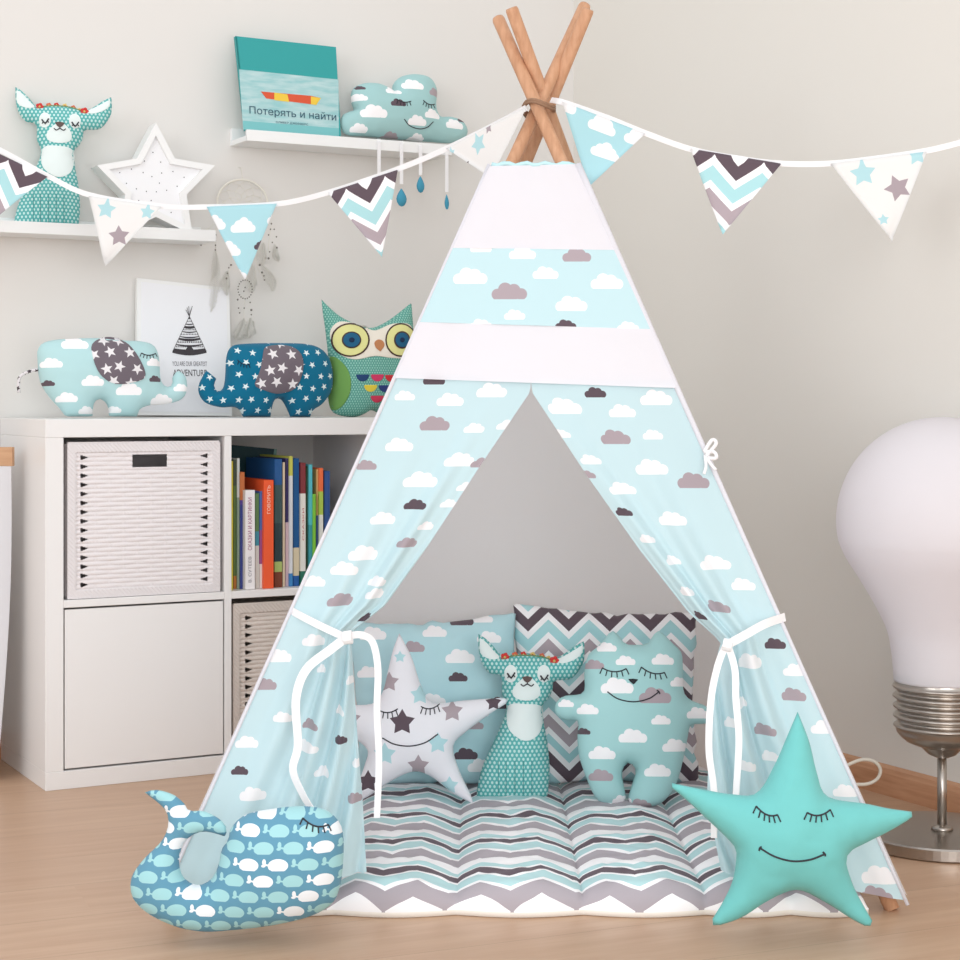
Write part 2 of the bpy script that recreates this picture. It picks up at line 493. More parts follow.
M = dict(
    thread=plain('dark_thread', (52,52,58), .8),
    white_cotton=m_cloth('white_cotton', (236,234,239), .6, .25),
    white_plain=m_cloth('white_cloth', (247,246,247), .25),
    lining=m_cloth('white_lining', (247,246,249), .35, .6),
    
    ribbon=m_cloth('white_ribbon', (250,249,250), .2, .15),
    pole=m_wood('beech_pole', (208,160,126), (186,136,102), (14, 14, 1.2), .55),
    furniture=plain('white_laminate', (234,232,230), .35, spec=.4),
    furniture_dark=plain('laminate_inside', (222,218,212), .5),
    wicker=plain('white_wicker', (230,224,224), .7, bump=.25, bscale=240),
    wicker_cream=plain('cream_wicker', (214,203,194), .7, bump=.25, bscale=240),  # cream tone, darker than the other basket's wicker
    steel=None, paint=plain('white_paint', (240,240,239), .4))

# ------------------------------------------------------------------ structure
def wall_mat(name, c):
    g = G(name); tc = g.n('ShaderNodeTexCoord'); b = g.noise(tc.outputs['Object'], 220, 3)
    return g.done(lin(c), .9, b, .08, .001, spec=.2)
wallA_m = wall_mat('pale_grey_paint', (226,223,219)); wallB_m = wall_mat('warm_grey_paint', (225,221,214))
corner = None
den = AX*AX + AY*AY
sA = ((WB - WP).dot(UA)); tB = ((WP - WB).dot(UB))
CORNER = WP + UA * sA
a0 = WP - UA * 1.6; a1 = CORNER
b1 = WB - UB * 3.4; b0 = CORNER
def wall(name, p, q, nrm, mat, h=2.5, th=.1):
    p2, q2 = p - nrm*th, q - nrm*th
    v = [(*p.xy,0),(*q.xy,0),(*q2.xy,0),(*p2.xy,0),(*p.xy,h),(*q.xy,h),(*q2.xy,h),(*p2.xy,h)]
    o = mesh(name, v, [(0,3,2,1),(4,5,6,7),(0,1,5,4),(1,2,6,5),(2,3,7,6),(3,0,4,7)], mat, smooth=False)
    return tag(o, kind='structure')
wall('wall_left', a0, a1 + UA*.1, NA, wallA_m)
wall('wall_right', b0, b1, NB, wallB_m)
gf = G('laminate_floor'); tc = gf.n('ShaderNodeTexCoord'); mp = gf.n('ShaderNodeMapping'); mp.inputs['Rotation'].default_value = (0, 0, -YAW+.1)
gf.t.links.new(tc.outputs['Object'], mp.inputs[0])
sp = gf.n('ShaderNodeSeparateXYZ'); gf.t.links.new(mp.outputs[0], sp.inputs[0]); fx, fy = X(gf.t, sp.outputs[0]), X(gf.t, sp.outputs[1])
row = (fy / .19).floor(); plank = gf.hash((fx / 1.2 + row*.37).floor(), row)
st = gf.noise(gf.xyz(fx*1.4, fy*14, plank*9), 2.2, 6); st2 = gf.noise(gf.xyz(fx*5, fy*70, plank*9), 2.5, 3)
cf = gf.mix((st - .35) * 1.9, lin((186,150,122)), lin((203,171,143))); cf = gf.mix((st2 - .45) * .9, cf, lin((170,132,104)))
cf = gf.mix((plank - .5) * .25, cf, lin((176,142,116)))
gap = ((fy / .19).fract() < .008); cf = gf.mix(gap * .45, cf, lin((120,90,68)))
floor_m = gf.done(cf, .36, st2, .05, .0006, spec=.45)
fl = MB().box(-4, 4, -2.2, 6.2, -.05, 0).build('floor', floor_m); tag(fl, kind='structure')
base_m = m_wood('oak_baseboard', (204,156,122), (182,132,98), (1.2, 1.2, 12), .45)
def board(name, p, q, n):
    v = []
    prof = [(0,0),(.016,0),(.016,.045),(.012,.055),(0,.06)]
    for a in (p, q):
        for d, z in prof: c = a + n*(d + .0005); v.append((c.x, c.y, z))
    k = len(prof); f = [(i, i+1, k+i+1, k+i) for i in range(k-1)] + [tuple(range(k))[::-1], tuple(range(k, 2*k))]
    return tag(mesh(name, v, f, base_m, smooth=False), kind='structure')
board('baseboard_left', a0, a1, NA); board('baseboard_right', a1, b1, NB)

# ------------------------------------------------------------------ play tent
TK = Vector((.113, 3.37, 1.372))             # where the poles cross
KF = (3.295 - 2.82) / TK.z                    # how the front leans back per metre of height
def tf(px, py, off=0.0):                     # point of the leaning front face seen at px, py
    Y = (2.82 - off + H*KF) / (1 + KF*(py - HY)/F)
    return at(px, py, Y)
def edgeL(py): return 490 + (py - 165) * -.4457
def edgeR(py): return 577 + (py - 165) * .446
tent = empty('play_tent', 'white and aqua cloud-print play tent on four wooden poles, front flaps tied back', 'tent', (.1, 3.34, 0))
def tpart(o):
    o.parent = tent; o.matrix_parent_inverse = Matrix.Translation(-tent.location); return o
def strip(name, rows, mat, thick=.0, uvf=None, n=24, nr=10, amp=.004, seed=0):
    """cloth between successive image rows ((pxl,pyl),(pxr,pyr)) on the front face"""
    v = []; uvs = []; f = []
    R = []
    for i in range(len(rows) - 1):
        for k in range(nr): R.append((i, k/nr))
    R.append((len(rows)-2, 1.0))
    for (i, t) in R:
        (l0, r0), (l1, r1) = rows[i], rows[i+1]
        l = np.array(l0)*(1-t) + np.array(l1)*t; r = np.array(r0)*(1-t) + np.array(r1)*t
        for k in range(n+1):
            s = k/n; p = l*(1-s) + r*s
            q = tf(p[0], p[1], .006); w = noise.noise(Vector((q.x*7+seed, q.z*7, seed)))*amp*math.sin(PI*s)
            w += noise.noise(Vector((q.x*16+q.z*6+seed, q.z*3-q.x*2, seed)))*amp*1.1*math.sin(PI*s)
            q.y += w; v.append(q); uvs.append((q.x, q.z))
    for i in range(len(R)-1):
        for k in range(n): a = i*(n+1)+k; f.append((a, a+n+1, a+n+2, a+1))
    return tpart(mesh(name, v, f, mat, None, uvs))
def row(py, dl=0, dr=0): return ((edgeL(py), py+dl), (edgeR(py), py+dr))
def rowc(pl, pr): return ((edgeL(pl), pl), (edgeR(pr), pr))
strip('top_panel', [rowc(166,164), rowc(248,250)], M['white_cotton'], amp=.007, seed=2)
strip('cloud_panel', [rowc(248,250), rowc(322,329)], m_print('aqua_cloud_band', lin((196,224,229)), [(tf(380+x/2.824, 150+y/2.824).x, tf(380+x/2.824, 150+y/2.824).z, w/2.824/570, c) for x, y, w, c in
    [(255,357,95,'w'),(402,292,75,'w'),(555,298,80,'g'),(365,400,98,'g'),(467,348,72,'w'),(640,372,90,'w'),(540,435,88,'w'),(380,466,58,'w'),(524,494,58,'d'),(285,494,65,'w'),(285,276,60,'w'),(700,500,60,'w')]], trans=.12), amp=.005, seed=5)
strip('white_band', [rowc(322,329), rowc(378,388)], M['white_cotton'], amp=.003, seed=9)
def flap(side, IN, o0, o1, nfold, seed):
    NT, NS = 90, 70; v = []; uvs = []; f = []
    ts = [p[2] for p in IN]
    for i in range(NT+1):
        t = i/NT; opy = o0 + (o1-o0)*t; opx = edgeL(opy) if side < 0 else edgeR(opy)
        ix = np.interp(t, ts, [p[0] for p in IN]); iy = np.interp(t, ts, [p[1] for p in IN])
        O = tf(opx, opy); I = tf(ix, iy); w = (I-O).length
        Wf = abs(O.x - .085) + .01; tie = ts[5]
        g = min(1.0, (t/tie)**1.3)*.9 if t < tie else 1.0
        pinch = math.exp(-((t-tie)/.045)**2)
        for k in range(NS+1):
            s = k/NS
            fab = s*w + .6*max(Wf - w, 0)*s**3
            q = O*(1-s) + I*s
            # rays toward the knot: pull the middle of the rows near the tie a little down
            ph = fab*nfold*2*PI + seed + 1.6*noise.noise(Vector((fab*3, t*1.5, seed)))
            am = (.003 + .023*s**1.1)*g*(1-.55*pinch)*math.sin(PI*min(1, s*1.0+.0))**.35 if s > 0 else 0
            d = am*math.sin(ph) + .35*am*math.sin(ph*2.1+1)
            e = max(0, (s-.93)/.07); d -= -.014*e*e*g if s > .93 else 0
            sag = .006*noise.noise(Vector((q.x*5, q.z*5, seed+4)))*math.sin(PI*s)
            dv = Vector((0, d + sag - .012*pinch*math.sin(PI*s), 0))
            latl = am*.5*math.cos(ph)
            q = q + dv + Vector((latl*(-side)*.5*math.sin(PI*s), 0, 0))
            v.append(q); X0 = O.x - side*fab
            uvs.append((X0, q.z - .0))
    for i in range(NT):
        for k in range(NS): a = i*(NS+1)+k; f.append((a, a+NS+1, a+NS+2, a+1))
    PX = np.array([(CX + F*q.x/q.y, HY + F*(H-q.z)/q.y) for q in v]); UV = np.array(uvs); its = []
    for x, y, w, c in PRINT[side]:
        i = int(np.argmin((PX[:,0]-x)**2 + (PX[:,1]-y)**2)); k = min(max(i % (NS+1), 4), NS-4) + (i//(NS+1))*(NS+1)
        st = abs(UV[k+4,0]-UV[k-4,0]) / max(abs(PX[k+4,0]-PX[k-4,0]), 1e-3) * F / v[i].y
        sv = max(w, 17)/F*v[i].y; its.append((UV[i,0], UV[i,1], sv*min(max(st, 1.0), 1.9), c, sv))
    m = m_print('aqua_cloud_cotton_' + ('left' if side < 0 else 'right'), lin((203,228,233)), its, trans=.25)
    return tpart(mesh('door_flap', v, f, m, None, uvs))
c4 = lambda l: [(380+x/3, 370+y/3, w/3, c) for x, y, w, c in l]
cA = lambda l: [(210+x/3.69, 580+y/3.69, w/3.69, c) for x, y, w, c in l]
cB = lambda l: [(620+x/2.667, 540+y/2.667, w/2.667, c) for x, y, w, c in l]
PRINT = {-1: c4([(75,75,60,'w'),(213,97,80,'w'),(335,55,90,'w'),(163,170,88,'g'),(283,165,60,'w'),(60,222,82,'w'),(240,265,85,'w'),(125,330,95,'w'),(104,402,62,'d'),(10,450,75,'w'),(85,522,60,'g'),(325,292,60,'g'),(285,360,55,'w'),(395,165,60,'w'),(160,30,65,'d'),(205,405,50,'w'),(140,460,50,'w'),(-40,285,60,'g'),(-45,545,90,'w'),(-105,600,80,'w'),(-10,640,60,'w')])
  + cA([(385,15,80,'w'),(490,62,95,'g'),(615,55,80,'w'),(572,145,62,'d'),(385,225,90,'w'),(255,287,95,'w'),(205,388,85,'g'),(410,335,60,'w'),(270,505,75,'w'),(480,480,60,'w'),(372,520,70,'g'),(480,600,62,'d'),(135,605,85,'w'),(350,620,80,'w'),(415,700,80,'w'),(110,708,62,'d'),(160,800,100,'w'),(530,797,75,'g'),(540,670,60,'w'),(520,370,60,'w')]),
 1: c4([(555,110,100,'w'),(725,125,80,'w'),(830,75,95,'w'),(703,200,88,'g'),(815,187,60,'w'),(812,288,95,'w'),(935,325,95,'g'),(725,362,75,'w'),(630,262,60,'w'),(605,315,50,'g'),(730,428,50,'d'),(545,195,50,'w'),(875,455,85,'w'),(645,62,64,'d'),(880,575,55,'w'),(800,500,50,'w')])
  + cB([(140,57,50,'w'),(250,60,75,'w'),(325,122,65,'w'),(255,183,62,'g'),(210,195,45,'d'),(180,142,50,'w'),(411,278,58,'d'),(345,322,80,'w'),(470,345,65,'w'),(460,418,68,'g'),(330,435,55,'w'),(295,490,55,'w'),(380,498,62,'g'),(400,575,55,'w'),(335,600,55,'w'),(545,505,70,'w'),(600,670,65,'w'),(690,900,95,'w'),(675,965,90,'g')])}
FL_IN = [(531,380,0),(530,392,.02),(480,466,.15),(428,546,.30),(385,606,.42),(350,634,.475),(352,662,.53),(357,740,.69),(362,800,.83),(366,874,1)]
FR_IN = [(531,380,0),(532,392,.02),(588,477,.16),(640,550,.31),(690,614,.43),(722,643,.475),(714,675,.54),(710,750,.68),(708,800,.8),(722,872,1)]
lf = flap(-1, FL_IN, 371, 892, 9, 1.0); rf = flap(1, FR_IN, 380, 900, 9, 4.0)
tag(lf, 'left aqua cloud-print flap gathered by its ribbon'); tag(rf, 'right aqua cloud-print flap gathered by its ribbon')
# hem corner of the right flap hanging over the foot of the pole
def poly_cloth(name, px, mat, off=0.0, wav=.004):
    P = [tf(x, y, off) for x, y in px]; return P
# sleeves along the four corners, side and back panels
ztop = tf(490,165).z
cornF = {-1: (tf(edgeL(900), 900), tf(490, 165)), 1: (tf(edgeR(905), 905), tf(577, 165))}
bk = {-1: (Vector((-.45, 3.87, .0)), Vector((.045, 3.43, ztop))), 1: (Vector((.60, 3.87, .0)), Vector((.185, 3.43, ztop)))}
def quadcloth(name, a0_, a1_, b0_, b1_, mat, bulge=.0, n=30, seed=0, zlow=0.02):
    v = []; f = []; uvs = []
    for i in range(n+1):
        t = i/n
        for k in range(n+1):
            s = k/n; p = (a0_.lerp(a1_, t)).lerp(b0_.lerp(b1_, t), s)
            nn = (a1_-a0_).cross(b0_-a0_).normalized()
            p = p + nn*(bulge*math.sin(PI*s)*(1-t) + .008*noise.noise(Vector((p.x*4, p.y*4, p.z*4+seed)))*math.sin(PI*s))
            v.append(p); uvs.append((s*(b0_-a0_).length, p.z))
    for i in range(n):
        for k in range(n): a = i*(n+1)+k; f.append((a, a+n+1, a+n+2, a+1))
    return tpart(mesh(name, v, f, mat, None, uvs))
z0 = Vector((0,0,.015))
quadcloth('side_panel', cornF[-1][0]+z0, cornF[-1][1], bk[-1][0]+z0, bk[-1][1], M['lining'], seed=1)
quadcloth('side_panel', cornF[1][0]+z0, cornF[1][1], bk[1][0]+z0, bk[1][1], M['lining'], seed=2)
quadcloth('back_panel', bk[-1][0]+z0, bk[-1][1], bk[1][0]+z0, bk[1][1], M['lining'], seed=3)
for s in (-1, 1):
    a, b = cornF[s]
    pts = [a.lerp(b, t/20) + Vector((s*.001, -.001, 0)) for t in range(21)]
    rad = [.003 + (.0045 if s > 0 else .001)*(t/20)**2 for t in range(21)]
    v, f = tube_geo(pts, rad, 8); tpart(mesh('pole_sleeve', v, f, M['white_cotton']))
mbh = MB(); mbh.tube([tf(edgeL(166)+2+ i*(edgeR(164)-edgeL(166)-4)/14, 164.5+1.5*math.sin(i*1.9)) for i in range(15)], .0045, 6)
tpart(mbh.build('top_hem', m_cloth('aqua_edging', (190,226,230)), smooth=True))
# poles
def poleline(ft, pxk, dy, pytip):
    k = at(pxk, 110, TK.y + dy); d = (k - ft)/(k.z - ft.z)
    zt_ = (H*F + (HY-pytip)*(ft.y - d.y*ft.z)) / (F - (HY-pytip)*d.y)
    P_ = [ft + d*(z-ft.z) for z in (0.0, .6, 1.2, zt_-.004, zt_)]
    v, f = tube_geo(P_, [.012]*4 + [.0105], 20); tpart(mesh('pole', v, f, M['pole']))
poleline(Vector((.655, 2.865, 0)), 538.5, -.036, 18)
poleline(Vector((-.50, 2.865, 0)), 536.5, -.008, 5)
poleline(Vector((.665, 3.82, 0)), 548.5, .018, 8)
poleline(Vector((-.44, 3.86, 0)), 547, .046, 9)
# cord lashing
mb = MB(); rp = []
for i in range(64):
    a = i/63*2*PI*2.5; rp.append(TK + Vector((-.005, 0, -.018)) + Vector((.029*math.cos(a)+.002, .066*math.sin(a), -.004 + .010*i/63 + .006*math.sin(a*2))))
mb.tube(rp, .0032, 6)
tpart(mb.build('lashing_cord', plain('brown_cord', (150,116,92), .8), smooth=True))
# tie ribbons
def ribbon(pts, w, th=.0014, mi=0, tw=None, sub=6):
    P = [Vector(p) for p in spline([tuple(p) for p in pts], sub)]
    v = []; f = []; n = len(P)
    for i, p in enumerate(P):
        t = (P[min(i+1, n-1)] - P[max(i-1, 0)]).normalized()
        s = t.cross(Vector((0, 1, 0))); s = s.normalized() if s.length > .05 else Vector((1,0,0))
        if tw: s = (s*math.cos(tw*i/n) + t.cross(s)*math.sin(tw*i/n))
        nn = s.cross(t).normalized()
        for a, b in ((1,1),(-1,1),(-1,-1),(1,-1)): v.append(p + s*a*w/2 + nn*b*th/2)
    for i in range(n-1):
        for k in range(4): k2 = (k+1)%4; f.append((i*4+k, i*4+k2, (i+1)*4+k2, (i+1)*4+k))
    f.append((3,2,1,0)); f.append(tuple((n-1)*4+k for k in range(4)))
    return v, f
def tribbon(name, groups, mat):
    mb = MB()
    for px, w, tw in groups:
        v, f = ribbon([tf(x, y, o) for x, y, o in px], w, tw=tw); mb.add(v, f)
    return mb
mb = tribbon('tie', [([(292,611,.0),(305,618,.03),(325,628,.045),(347,638,.05)], .012, 0),
                     ([(347,637,.055),(330,650,.055),(306,670,.05),(296,700,.045),(298,745,.045),(293,770,.045),(303,795,.05),(313,812,.05),(318,828,.05)], .0145, .9),
                     ([(347,636,.055),(362,635,.06),(373,643,.06),(378,670,.055),(377,710,.05),(379,760,.05),(377,818,.05)], .0115, .6)], None)
mb.tube([tf(344,638,.06), tf(352,637,.062)], .011, 10)
tpart(mb.build('tie', M['ribbon'], smooth=False))
mb = tribbon('tie', [([(785,617,.0),(765,624,.03),(745,635,.045),(727,645,.05)], .014, 0),
                     ([(726,645,.055),(718,665,.055),(711,700,.05),(709,750,.05),(714,790,.05),(714,838,.05)], .011, .7),
                     ([(728,645,.055),(735,670,.055),(736,700,.05),(739,740,.05),(736,795,.05)], .011, .6)], None)
mb.tube([tf(723,644,.06), tf(732,646,.062)], .010, 10)
tpart(mb.build('tie', M['ribbon'], smooth=False))
mb = tribbon('bow', [([(704,452,.012),(712,440,.015),(716,444,.016),(706,456,.014)], .006, 0), ([(704,452,.012),(714,452,.015),(716,458,.016),(707,458,.014)], .006, 0),
                     ([(705,455,.012),(710,463,.015),(716,470,.016)], .005, 0), ([(705,455,.012),(706,466,.015),(704,474,.016)], .005, 0)], None)
tpart(mb.build('bow', M['ribbon'], smooth=True))

# ------------------------------------------------------------------ quilted mat
mat_m = m_chevron('grey_aqua_chevron_cotton', P=.1, Hh=.19, amp=.034, wob=.03, phase=.1148,
    bands=[(0,DARK),(.14,WHITE),(.19,lin((182,216,218))),(.36,WHITE),(.42,lin((172,164,170))),(.64,WHITE),(.84,lin((184,220,222))),(.96,WHITE)])
mat_edge = m_cloth('cream_edge_cotton', (242,238,230), .3)
def build_mat():
    YF, YB = 2.835, 3.78
    bx = [(px-CX)/F*2.84 for px in (205, 333, 456, 583, 706, 790, 868)]
    bxs = [bx[0]] + bx[1:]
    by = [YF + i*(YB-YF)/5 for i in range(6)]
    NX, NY = 200, 170; v = []; uvs = []; f = []; fm = []
    def zz(x, y):
        i = max(0, min(len(bxs)-2, int(np.searchsorted(bxs, x)-1))); fx_ = min(max((x-bxs[i])/(bxs[i+1]-bxs[i]), 0), 1)
        j = max(0, min(4, int((y-YF)/(YB-YF)*5))); fy_ = min(max((y-by[j])/(by[1]-by[0]), 0), 1)
        px_ = (math.sin(PI*fx_))**.5 if 0 < fx_ < 1 else 0
        edge = min(1, max(0, (y-YF))/.03); edge = math.sqrt(1-(1-edge)**2) * min(1, math.sqrt(max(0, YB-y)/.03))
        sd = min(1, math.sqrt(max(0, min(x-bxs[0], bxs[-1]-x))/.02))
        w = .004*noise.noise(Vector((x*14, y*26, 0))) + .003*noise.noise(Vector((x*40, y*40, 3)))
        h = .014 + .026*px_*(.72+.28*math.sin(PI*fy_)**.5 if 0 < fy_ < 1 else .72) + w*px_ + .003*px_
        return .011 + h*edge*sd
    for j in range(NY+1):
        y = YF + (YB-YF)*(j/NY)**1.25
        for i in range(NX+1):
            x = bxs[0] + (bxs[-1]-bxs[0])*i/NX
            # the front edge bulges column by column
            k = max(0, min(len(bxs)-2, int(np.searchsorted(bxs, x)-1))); q = min(max((x-bxs[k])/(bxs[k+1]-bxs[k]), 0), 1)
            bul = .016*math.sin(PI*q)*math.exp(-(y-YF)/.08)
            v.append((x, y-bul, zz(x, y))); uvs.append((x, -y-v[-1][2]))
    n0 = len(v)
    for j in range(NY):
        for i in range(NX):
            a = j*(NX+1)+i; f.append((a, a+1, a+NX+2, a+NX+1)); fm.append(0)
    ring = [i for i in range(NX+1)] + [j*(NX+1)+NX for j in range(1, NY+1)] + [NY*(NX+1)+i for i in range(NX-1, -1, -1)] + [j*(NX+1) for j in range(NY-1, 0, -1)]
    m2 = {}; m = {}
    for r in ring: m2[r] = len(v); v.append((v[r][0], v[r][1], .009)); uvs.append((uvs[r][0], uvs[r][1]))
    for a, b in zip(ring, ring[1:]+ring[:1]): f.append((b, a, m2[a], m2[b])); fm.append(0)
    ring = [m2[r] for r in ring]
    for r in ring: m[r] = len(v); v.append((v[r][0], v[r][1], .001)); uvs.append(uvs[r])
    for a, b in zip(ring, ring[1:]+ring[:1]): f.append((b, a, m[a], m[b])); fm.append(1)
    f.append(tuple(m[r] for r in ring[::-1])); fm.append(1)
    o = mesh('floor_mat', v, f, [mat_m, mat_edge], None, uvs, True, fm)
    return tag(o, 'quilted chevron mat in grey, aqua and white on the floor inside the tent', 'mat'), zz
MATO, matz = build_mat()

# ------------------------------------------------------------------ plush faces
def eye_closed(P, mb, pl, a, b, dip, lashes=5, ll=None, f=None, r=.0011, up=False):
    """closed eyelid from image point a to b, sagging by dip px, with lashes"""
    pts = []
    for i in range(13):
        t = i/12; x = a[0]+(b[0]-a[0])*t; y = a[1]+(b[1]-a[1])*t + dip*4*t*(1-t)
        pts.append(pl.hit(P, *(f(x, y) if f else (x, y))))
    P.line(mb, pts, r)
    ll = ll or dip*1.3
    for k in range(lashes):
        t = (k+.5)/lashes if lashes < 6 else k/(lashes-1); x = a[0]+(b[0]-a[0])*t; y = a[1]+(b[1]-a[1])*t + dip*4*t*(1-t)
        dx = (t-.5)*ll*.9
        q = [pl.hit(P, *(f(x+dx*s, y+ll*s) if f else (x+dx*s, y+ll*s))) for s in (0, .5, 1)]
        P.line(mb, q, r*.85)
def curve_on(P, mb, pl, pts, f=None, r=.0011, n=8):
    sp_ = spline([f(*p) if f else p for p in pts], n); P.line(mb, [pl.hit(P, *p) for p in sp_], r)
def crop(x0, y0, sc): return lambda x, y: (x0 + x/sc, y0 + y/sc)
def face_part(root, name, fn, mat=None):
    mb = MB(); fn(mb); return mb.build(name, mat or M['thread'], root, smooth=True)
def circle(cx, cy, rx, ry=None, n=24, a0_=0, a1_=2*PI):
    ry = ry or rx; return [(cx+rx*math.cos(a0_+(a1_-a0_)*i/n), cy+ry*math.sin(a0_+(a1_-a0_)*i/n)) for i in range(n)]

# turquoise star in front of the tent
f7 = crop(640, 600, 2.823)
pl = Plane(795, 927, 2.69, 0.0, .10)
star_t = [(445,315,'c'),(478,400),(500,490),(530,555),(640,575),(700,588),(772,598,'c'),(768,616,'c'),(700,655),(630,690),(582,722),(600,800),(630,860),(660,912,'c'),(645,925,'c'),(600,902),(520,852),(440,818),(360,850),(290,895),(225,918),(205,918,'c'),(203,902,'c'),(235,850),(262,790),(272,720),(262,690),(180,610),(120,555),(85,527,'c'),(88,516,'c'),(180,535),(260,548),(330,545),(380,465),(415,385)]
poly = [pl.uv(*p) for p in spline([(f7(x[0],x[1]) + tuple(x[2:])) for x in star_t], 6, True)]
P = Puff(poly, .62, h=.0105, wr=.05)
o = empty('star_cushion', 'large plain turquoise star cushion leaning on the right tent flap', 'cushion'); pl.place(o)
P.build('body', m_cloth('turquoise_cotton', (112,190,187), .8, rough=.75), o)
for a, b in (((328,582),(388,606)), ((472,600),(537,592))): face_part(o, 'closed_eye', lambda mb: eye_closed(P, mb, pl, a, b, 12, 6, 20, f7, .0013))
face_part(o, 'mouth', lambda mb: (curve_on(P, mb, pl, [(338,700),(380,724),(430,737),(480,733),(522,717)], f7, .0014), curve_on(P, mb, pl, [(336,708),(338,700),(343,696)], f7, .0013), curve_on(P, mb, pl, [(516,711),(522,717),(523,723)], f7, .0013)))

# whale cushion
f4 = crop(110, 760, 3.692)
pl = Plane(235, 930, 2.69, 0.0, .06)
wh = [(128,120,'c'),(170,110),(235,128),(278,165),(292,188),(345,188),(400,215),(428,245),(430,284,'c'),(398,274),(350,264),(310,274),(275,304),(257,352),(258,402),(282,446),(330,462),(378,435),(402,382),(412,330),(437,294),(446,252),(500,202),(600,180),(700,170),(785,180),(842,222),(862,285),(860,390),(848,470),(820,530),(740,577),(600,610),(450,628),(350,634),(250,617),(150,572),(92,522),(75,470),(86,418),(132,358),(190,300),(214,245),(210,195),(180,160)]
poly = [pl.uv(*p) for p in spline([(f4(x[0],x[1]) + tuple(x[2:])) for x in wh], 5, True)]
P = Puff(poly, .60, h=.0095, wr=.025)
o = empty('whale_cushion', 'blue whale cushion with small whale print lying on the floor', 'cushion'); pl.place(o)
P.build('body', m_whales('whale_print_cotton'), o)
face_part(o, 'closed_eye', lambda mb: eye_closed(P, mb, pl, (712,214), (806,238), 18, 6, 24, f4, .0013))

# plush in the tent: star, deer, bear, pillows
f5 = crop(350, 580, 2.595)
Ys = floorY(800, .045)
pl = Plane(410, 800, Ys, 0.02, .16)
ws = [(128,138,'c'),(160,200),(185,275),(215,318),(300,312),(400,306),(410,318,'c'),(360,350),(300,395),(268,430),(282,490),(310,550),(322,582,'c'),(270,555),(210,510),(165,497),(110,520),(50,560),(20,575,'c'),(22,530),(38,480),(45,440),(0,400),(-40,350),(-50,330,'c'),(0,325),(60,320),(85,290),(100,230),(112,180)]
poly = [pl.uv(*p) for p in spline([(f5(x[0],x[1]) + tuple(x[2:])) for x in ws], 6, True)]
P = Puff(poly, .60, h=.010)
o = empty('star_cushion', 'white star cushion printed with grey and aqua stars sitting on the mat', 'cushion'); pl.place(o)
P.build('body', m_print('white_star_cotton', lin((240,239,244)), items_on(pl, f5, [(137,368,34,'d'),(265,340,29,'g'),(178,480,29,'g'),(102,265,27,'g'),(48,522,30,'d'),(228,422,28,'a'),(92,450,30,'a'),(182,298,26,'a'),(258,532,24,'a'),(372,318,22,'d'),(5,360,26,'g'),(130,200,16,'a')]), 'star', k=.55), o)
for a, b in (((72,336),(124,334)), ((184,328),(232,322))): face_part(o, 'closed_eye', lambda mb: eye_closed(P, mb, pl, a, b, 9, 5, 16, f5, .0012))
face_part(o, 'mouth', lambda mb: curve_on(P, mb, pl, [(84,410),(115,426),(155,431),(195,422),(228,400)], f5, .0012))

# bear
pl = Plane(635, 804, floorY(804, .045), -.03, .16)
be = [(655,160),(670,140),(684,132),(700,148),(716,166),(745,168),(772,165),(788,142),(802,132),(820,146),(838,165),(860,188),(864,240),(866,290),(885,312),(925,328),(940,350),(925,372),(884,376),(878,400),(866,460),(850,520),(828,560),(795,585),(748,588),(722,572),(735,520),(742,495),(727,474),(712,482),(706,505),(712,540),(716,568),(700,583),(660,582),(634,560),(612,510),(594,455),(590,400),(592,366),(556,362),(533,345),(536,315),(560,300),(606,292),(608,240),(618,195),(640,175)]
poly = [pl.uv(*p) for p in spline([(f5(x[0],x[1])) for x in be], 4, True)]
P = Puff(poly, .58, h=.010, tmax=.085)
o = empty('bear_plush', 'aqua cloud-print bear plush with sleepy face sitting on the mat right', 'soft toy'); pl.place(o)
P.build('body', m_print('aqua_cloud_plush', lin((168,212,212)), items_on(pl, f5, [(632,220,50,'g'),(712,210,50,'w'),(808,207,58,'w'),(690,275,82,'w'),(787,300,82,'g'),(615,335,55,'w'),(802,362,50,'w'),(605,392,34,'d'),(730,403,72,'w'),(652,447,68,'w'),(840,428,68,'w'),(650,505,62,'g'),(795,492,68,'w'),(852,265,50,'w'),(900,345,60,'w'),(665,175,50,'w'),(705,570,50,'w'),(752,582,60,'g'),(560,320,40,'w')])), o)
for a, b in (((655,228),(717,230)), ((756,226),(816,240))): face_part(o, 'closed_eye', lambda mb: eye_closed(P, mb, pl, a, b, 9, 6, 15, f5, .0012))
face_part(o, 'mouth', lambda mb: (curve_on(P, mb, pl, [(668,290),(695,308),(735,316),(775,308),(802,290)], f5, .0012), curve_on(P, mb, pl, [(796,286),(802,290),(804,296)], f5, .0012)))
P.patch('nose', plain('black_thread', (30,34,40), .7), o, [pl.hit(P, *f5(*q)) for q in ((722,257),(735,256),(748,258),(742,265),(736,271),(728,265))], .001)

